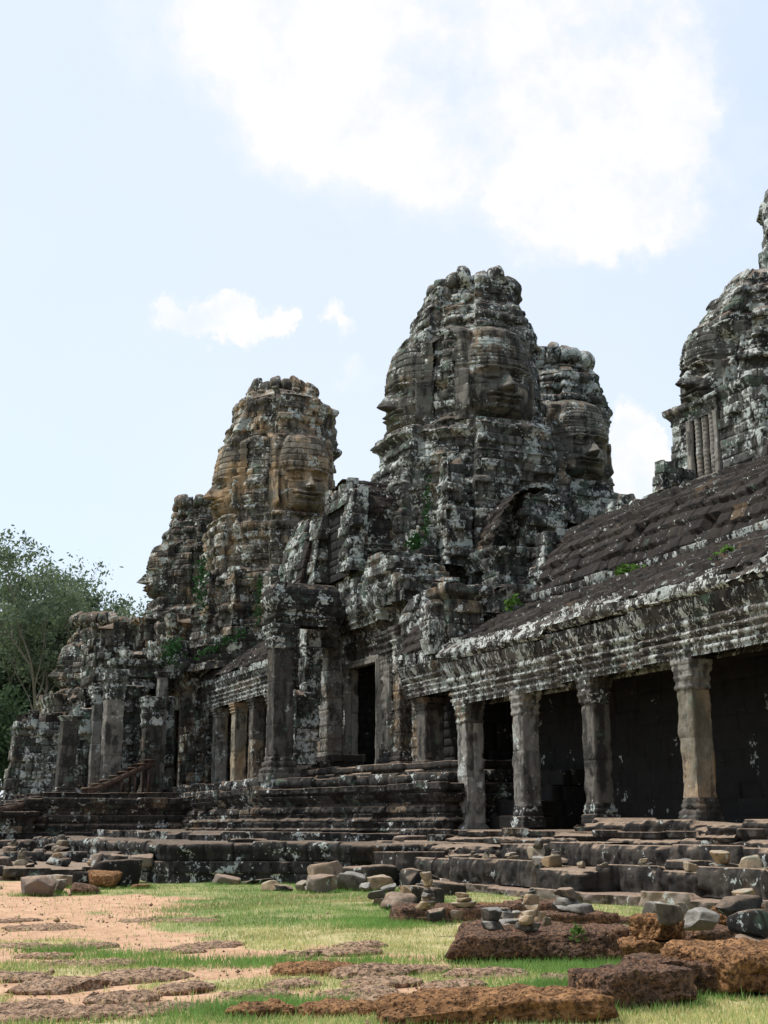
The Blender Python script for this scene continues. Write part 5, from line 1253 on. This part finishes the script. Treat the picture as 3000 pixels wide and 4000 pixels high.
# longer tufts round the blocks
tp = []
for L in LATS[:12]+LATS[14:]:
    if L[4] > .1: continue
    a = rng.uniform(0, 2*PI, 700); q = rng.uniform(.48, .75, 700)
    tp.append(np.stack([L[2]+np.cos(a)*L[5]*q*.95+rng.normal(0,.06,700), L[3]+np.sin(a)*L[6]*q+rng.normal(0,.06,700)], 1))
for s_ in SING:
    if s_[4] < .05 and s_[1][0] in 'FGL':
        a = rng.uniform(PI, 2*PI, 260); q = rng.uniform(.42, .8, 260)
        tp.append(np.stack([s_[2]+np.cos(a)*s_[5]*q, s_[3]+np.sin(a)*s_[5]*q*.7], 1))
for (cx, cy, rr, n_) in [(3.9,17.0,.35,900),(4.4,15.9,.3,900),(3.4,18.0,.3,700),(4.4,11.9,.4,2200),(3.6,11.6,.3,1300),(7.0,11.8,.35,2000),(7.4,12.3,.3,1500),(8.9,13.3,.4,2200),(8.0,13.8,.5,2500),(9.4,21.3,.6,2500),(9.0,20.2,.5,2000),(10.9,13.3,.3,1200),(5.3,15.6,.35,1200),(6.6,15.3,.4,900)]:
    tp.append(np.stack([cx+rng.normal(0,rr,n_), cy+rng.normal(0,rr*.7,n_)], 1))
tp = np.concatenate(tp)
blades('grass_tufts', tp, .05, .12, .006, M['grassg'], 'longer bright green tufts round the laterite blocks', 5)
st = []
for (cx, cy, rr, n_) in [(11.0,29.6,.9,1100),(9.2,27.0,.8,700),(11.9,27.2,.6,700),(12.6,28.6,.4,500),(7.6,26.0,.6,400)]:
    st.append(np.stack([cx+rng.normal(0,rr,n_), cy+rng.normal(0,rr*.6,n_)], 1))
blades('cut_straw', np.concatenate(st), .03, .10, .010, M['straw'], 'pale clumps of cut dry straw lying on the green lawn', 6)

def pebbles():
    rng = np.random.default_rng(12); n = 2600
    d = 10.2*(33/10.2)**rng.random(n); b = rng.uniform(-.33, .34, n)
    x = d*math.sin(YAW)+b*d*math.cos(YAW); y = d*math.cos(YAW)-b*d*math.sin(YAW)
    k = (rng.random(n) < .12+.8*dirt_mask(x, y)) & (x < 15); x, y = x[k], y[k]; n = len(x)
    r = rng.uniform(.008, .028, n)*(1+(rng.random(n) < .05)*1.5); z = ground_z(x, y)-.015
    base = np.array([(1,0,0),(0,1,0),(-1,0,0),(0,-1,0),(0,0,.8),(0,0,-.6)], float)
    V = base[None]*(r[:,None,None]*rng.uniform(.6,1.3,(n,6,1)))+np.stack([x,y,z+r*.5],1)[:,None]
    F = np.array([(0,1,4),(1,2,4),(2,3,4),(3,0,4),(1,0,5),(2,1,5),(3,2,5),(0,3,5)])
    o = mk_mesh('pebbles', V.reshape(-1,3), (F[None]+6*np.arange(n)[:,None,None]).reshape(-1,3), M['latb'], loc=(0,0,0))
    tag(o, 'small brown pebbles and crumbs of laterite scattered on the dirt', 'pebbles', kind='stuff')
pebbles()
# more small broken stones at the foot of the steps and on them
for k in range(46):
    rs = random.Random(k+9000)
    if k < 22: x = rs.uniform(11.2, 15.0); y = 35.2-(x-11.2)*.75+rs.uniform(-3.2,-.6); z = 0
    elif k < 34: x = rs.uniform(9.0, 12.6); y = 29.2-x*1.05+rs.uniform(-1.6,1.2); z = .24 if 15 < y < 19 else 0
    else: y = rs.uniform(20.5, 31.5); x = (16.15 if y > 24.8 else 17.25)+rs.uniform(-.1,.5); z = .70
    w_ = rs.uniform(.14, .38)*(1.5 if k < 12 else 1)
    rock('broken_stone', rs.choice(['cairn','block','cairng','step']), (w_, w_*rs.uniform(.5,.9), w_*rs.uniform(.3,.7)), (x, y, z-.02), rz=rs.uniform(0,180), rx=rs.uniform(-14,14), ry=rs.uniform(-14,14), seed=9100+k,
         label='small broken stone lying loose among the cairns and rubble', cat='stone', group='small broken stones among the cairns', n=9, sup=7, rough=.06)

# ================================================================== trees
def tube(path, radii, n=7):
    V=[]; F=[]
    for i, (p, r_) in enumerate(zip(path, radii)):
        d_ = (path[min(i+1, len(path)-1)]-path[max(i-1, 0)]).normalized()
        a = d_.orthogonal().normalized(); b = d_.cross(a)
        for k in range(n):
            t_ = 2*PI*k/n; V.append(p+a*math.cos(t_)*r_+b*math.sin(t_)*r_)
    for i in range(len(path)-1):
        for k in range(n): F.append((i*n+k, i*n+(k+1)%n, (i+1)*n+(k+1)%n, (i+1)*n+k))
    return V, F
def tree(x, y, H, seed, leaf, label, spread=.34, bare=.3, dens=1.0, lsize=.30, group='tall trees behind the ruins', name='broadleaf_tree', trunk_r=None):
    rs = random.Random(seed); rng = np.random.default_rng(seed)
    root = empty(name, (x, y, 0), label, 'tree', group)
    V=[]; F=[]; tips=[]
    def add(path, radii):
        v, f = tube(path, radii); b = len(V); V.extend(v); F.extend([tuple(i+b for i in q) for q in f])
    def branch(p, d_, L, r_, lev):
        n = 5; path=[p]; q = p.copy(); dd = d_.copy()
        for i in range(n):
            dd = (dd+Vector((rs.uniform(-.22,.22), rs.uniform(-.22,.22), rs.uniform(-.06,.18)))).normalized()
            q = q+dd*L/n; path.append(q.copy())
        add(path, [r_*(1-.6*i/n) for i in range(n+1)])
        if lev >= 3 or L < 1.3:
            tips.append((path[-1], L)); tips.append((path[-3], L)); return
        if lev >= 1: tips.append((path[-1], L*.8))
        for k in range(rs.choice([3,4]) if lev else rs.choice([5,6])):
            a = rs.uniform(0, 2*PI); tt = rs.randint(2, n)
            side = Vector((math.cos(a), math.sin(a), rs.uniform(.15,.9))).normalized()
            branch(path[tt], (dd*.55+side*.8).normalized(), L*rs.uniform(.5,.72), r_*.42, lev+1)
    tr = trunk_r or H*.016
    base = Vector((0,0,-.3)); q = base.copy(); path=[base]
    for i in range(6):
        q = q+Vector((rs.uniform(-.25,.25), rs.uniform(-.25,.25), H*bare/6)); path.append(q.copy())
    add(path, [tr*(1.25-.4*i/6) for i in range(7)])
    for k in range(rs.choice([3,4])):
        a = rs.uniform(0, 2*PI)
        branch(path[-1-rs.randint(0,1)], Vector((math.cos(a)*spread*1.6, math.sin(a)*spread*1.6, 1)).normalized(), H*rs.uniform(.30,.42), tr*.62, 0)
    V = np.array([tuple(v) for v in V]); 
    # leaves
    C=[]
    for (p, L) in tips:
        n_ = int(dens*rs.uniform(16,38)); s_ = rs.uniform(.45,.95)*(.45+L*.20)
        C.append(np.array(tuple(p))+rng.normal(0, 1, (n_,3))*np.array([s_, s_, s_*.55]))
    C = np.concatenate(C)
    zt = C[:,2].max(); k = H/zt; C *= k; V = V*k
    C[:,2] = np.maximum(C[:,2], 1.5)
    n_ = len(C); a = rng.normal(size=(n_,3)); a /= np.linalg.norm(a,axis=1)[:,None]; b = np.cross(a, rng.normal(size=(n_,3))); b /= np.linalg.norm(b,axis=1)[:,None]
    sz = lsize*rng.uniform(.5,1.2,(n_,1))
    Q = np.stack([C-a*sz, C+b*sz*.45, C+a*sz, C-b*sz*.45], 1).reshape(-1,3)
    o = mk_mesh('trunk', V, np.array(F), M['bark'], loc=(0,0,0), smooth=True); o.parent = root
    o2 = mk_mesh('crown', Q, np.arange(4*n_).reshape(-1,4), M[leaf], loc=(0,0,0)); o2.parent = root
    return root
TR = [
 (21.3,124,27,1,'leafHaze','tall open grey green tree above the far left tower, pale trunk',1.25,.40,.26),
 (17.5,134,25.5,2,'leafHaze','dense tree at the left edge of the picture',.9,.22,.32),
 (28.5,140,29.5,3,'leafHaze','feathery tree right of the tallest one behind the far left tower',.6,.34,.27),
 (33.5,143,26.5,4,'leafHaze','thin leaning tree whose sprays reach the half hidden tower',.5,.34,.25),
 (20.0,132,19,5,'leafB','dark lower tree filling below the tall crowns at left',1.8,.10,.34),
 (26.5,134,20,6,'leafB','dark tree behind the greenish ruined wall',1.8,.10,.34),
 (14.2,112,13,7,'leafB','low bushy tree at the very left edge',1.0,.08,.28),
 (33.0,132,19,8,'leafB','dark tree seen between the two left towers',1.6,.12,.32),
 (22.5,128,11,9,'leafB','low dark bush like tree behind the left ruins',1.6,.05,.30),
 (13.0,140,22,10,'leafHaze','tree just outside the left border with branches reaching in',1.3,.15,.32),
 (4.0,136,22,13,'leafB','dark tree left of the ruins beyond the left border',1.3,.12,.34),
 (-7.0,138,24,14,'leafHaze','pale tree further beyond the left border',1.2,.15,.34),
 (30.0,122,15,12,'leafB','low dark tree hidden behind the smallest tower',1.6,.06,.30),
]
for (x, y, H, sd, lf, lab, dn, br, ls) in TR:
    tree(x, y, H, sd, lf, lab, dens=dn, bare=br, lsize=ls)

# unseen tree belt added behind the camera to darken the shaded walls
src_ = tree(40, -70, 27, 21, 'leafB', 'unseen tree added behind the camera to darken the shaded walls', dens=1.5, bare=.1, lsize=.5, group='unseen trees added behind the camera for shade')
for k in range(19):
    rs = random.Random(k+400); a_ = R_(88+k*6.6+rs.uniform(-2,2)); rr_ = rs.uniform(62, 78)
    r_ = src_.copy(); col.objects.link(r_); r_.location = (math.sin(a_)*rr_+8, math.cos(a_)*rr_+8, 0); r_.rotation_euler = (0, 0, rs.uniform(0, 6.28)); sc_ = rs.uniform(.95, 1.3); r_.scale = (sc_*1.25, sc_*1.25, sc_)
    for ch_ in list(src_.children):
        c_ = ch_.copy(); col.objects.link(c_); c_.parent = r_

# ================================================================== vines and ferns on the masonry
def vine(name, label, pts, r, n, size, seed, mat='vine', cat='climbing plant', nrm=(-.5,-.85,.1)):
    rng = np.random.default_rng(seed); pts = np.array(pts, float)
    seg = np.linalg.norm(np.diff(pts, axis=0), axis=1); Ls = np.concatenate([[0], np.cumsum(seg)])
    t_ = rng.uniform(0, Ls[-1], n); C = np.stack([np.interp(t_, Ls, pts[:,i]) for i in range(3)], 1)
    w_ = rng.normal(0, 1, (n,3))*r; C = C+w_*np.array([1,.7,1.0])
    nn = np.array(nrm)+rng.normal(0, .45, (n,3)); nn /= np.linalg.norm(nn, axis=1)[:,None]
    a = np.cross(nn, rng.normal(size=(n,3))); a /= np.linalg.norm(a,axis=1)[:,None]; b = np.cross(nn, a)
    s_ = size*rng.uniform(.6,1.3,(n,1))
    Q = np.stack([C-a*s_, C+b*s_*.6, C+a*s_, C-b*s_*.6], 1).reshape(-1,3)
    o = mk_mesh(name, Q, np.arange(4*n).reshape(-1,4), M[mat])
    return tag(o, label, cat)
vine('climbing_vine', 'long green vine hanging in the recess left of the collapsed annex', [(22.9,46.9,15.6),(22.8,46.9,14.0),(22.7,46.8,12.7)], .09, 150, .075, 1)
vine('fern', 'leafy fern at the foot of the hanging vine', [(22.2,47.0,12.7),(22.4,47.0,12.9)], .14, 80, .10, 2, 'vine', 'fern')
vine('climbing_vine', 'vine patch on the dark storey right under the ochre tower', [(21.3,63.6,14.4),(21.2,63.6,13.0),(21.2,63.6,11.6)], .10, 130, .08, 3)
vine('climbing_vine', 'thin vine beside the wider vine under the ochre tower', [(22.7,63.1,14.4),(22.6,63.1,13.0),(22.6,63.1,11.9)], .08, 130, .08, 4)
vine('climbing_vine', 'dark vine in the gap left of the battered storey', [(19.0,66.6,15.6),(18.9,66.4,14.0),(18.9,66.2,12.6)], .20, 240, .09, 5)
vine('shrub', 'bright green bush rooted on the ledge left of the far gallery roof', [(17.2,66.2,10.0),(17.6,66.2,10.9)], .24, 200, .10, 6, 'vine', 'shrub')
vine('fern', 'low greenery creeping along the far gallery roof top', [(18.8,66.5,10.2),(20.6,63.5,11.3)], .14, 130, .09, 7, 'vine', 'fern')
vine('fern', 'bright green fern rooted in the seam of the long gallery roof', [(22.0,32.3,8.95),(22.4,31.6,9.0)], .08, 80, .12, 8, 'leafC', 'fern', (-.6,-.3,.7))
vine('fern', 'small weed on the gallery roof near the right edge', [(20.4,25.6,8.1),(20.6,25.2,8.2)], .07, 60, .09, 9, 'leafC', 'fern', (-.6,-.3,.7))
vine('fern', 'small plant at the left end of the gallery roof', [(21.6,38.4,8.9),(21.8,37.9,9.0)], .08, 60, .11, 10, 'leafC', 'fern', (-.6,-.3,.7))
vine('climbing_vine', 'vine in the seam halfway up the largest tower', [(25.6,47.6,17.3),(26.0,47.5,17.9)], .09, 70, .09, 11)
vine('fern', 'tuft of leaves on the shoulder wall beside the tall pillar lintel', [(20.9,55.3,13.3),(21.5,55.2,13.4)], .12, 120, .11, 12, 'vine', 'fern')
vine('weed', 'tiny weed growing on the laterite block under stone stacks', [(8.75,14.05,.32),(8.8,14.0,.40)], .04, 60, .035, 13, 'leafC', 'weed', (0,-.3,.9))
vine('weed', 'tiny weed between steps below the second column', [(16.6,27.6,.72),(16.65,27.5,.8)], .05, 60, .04, 14, 'leafC', 'weed', (0,-.3,.9))
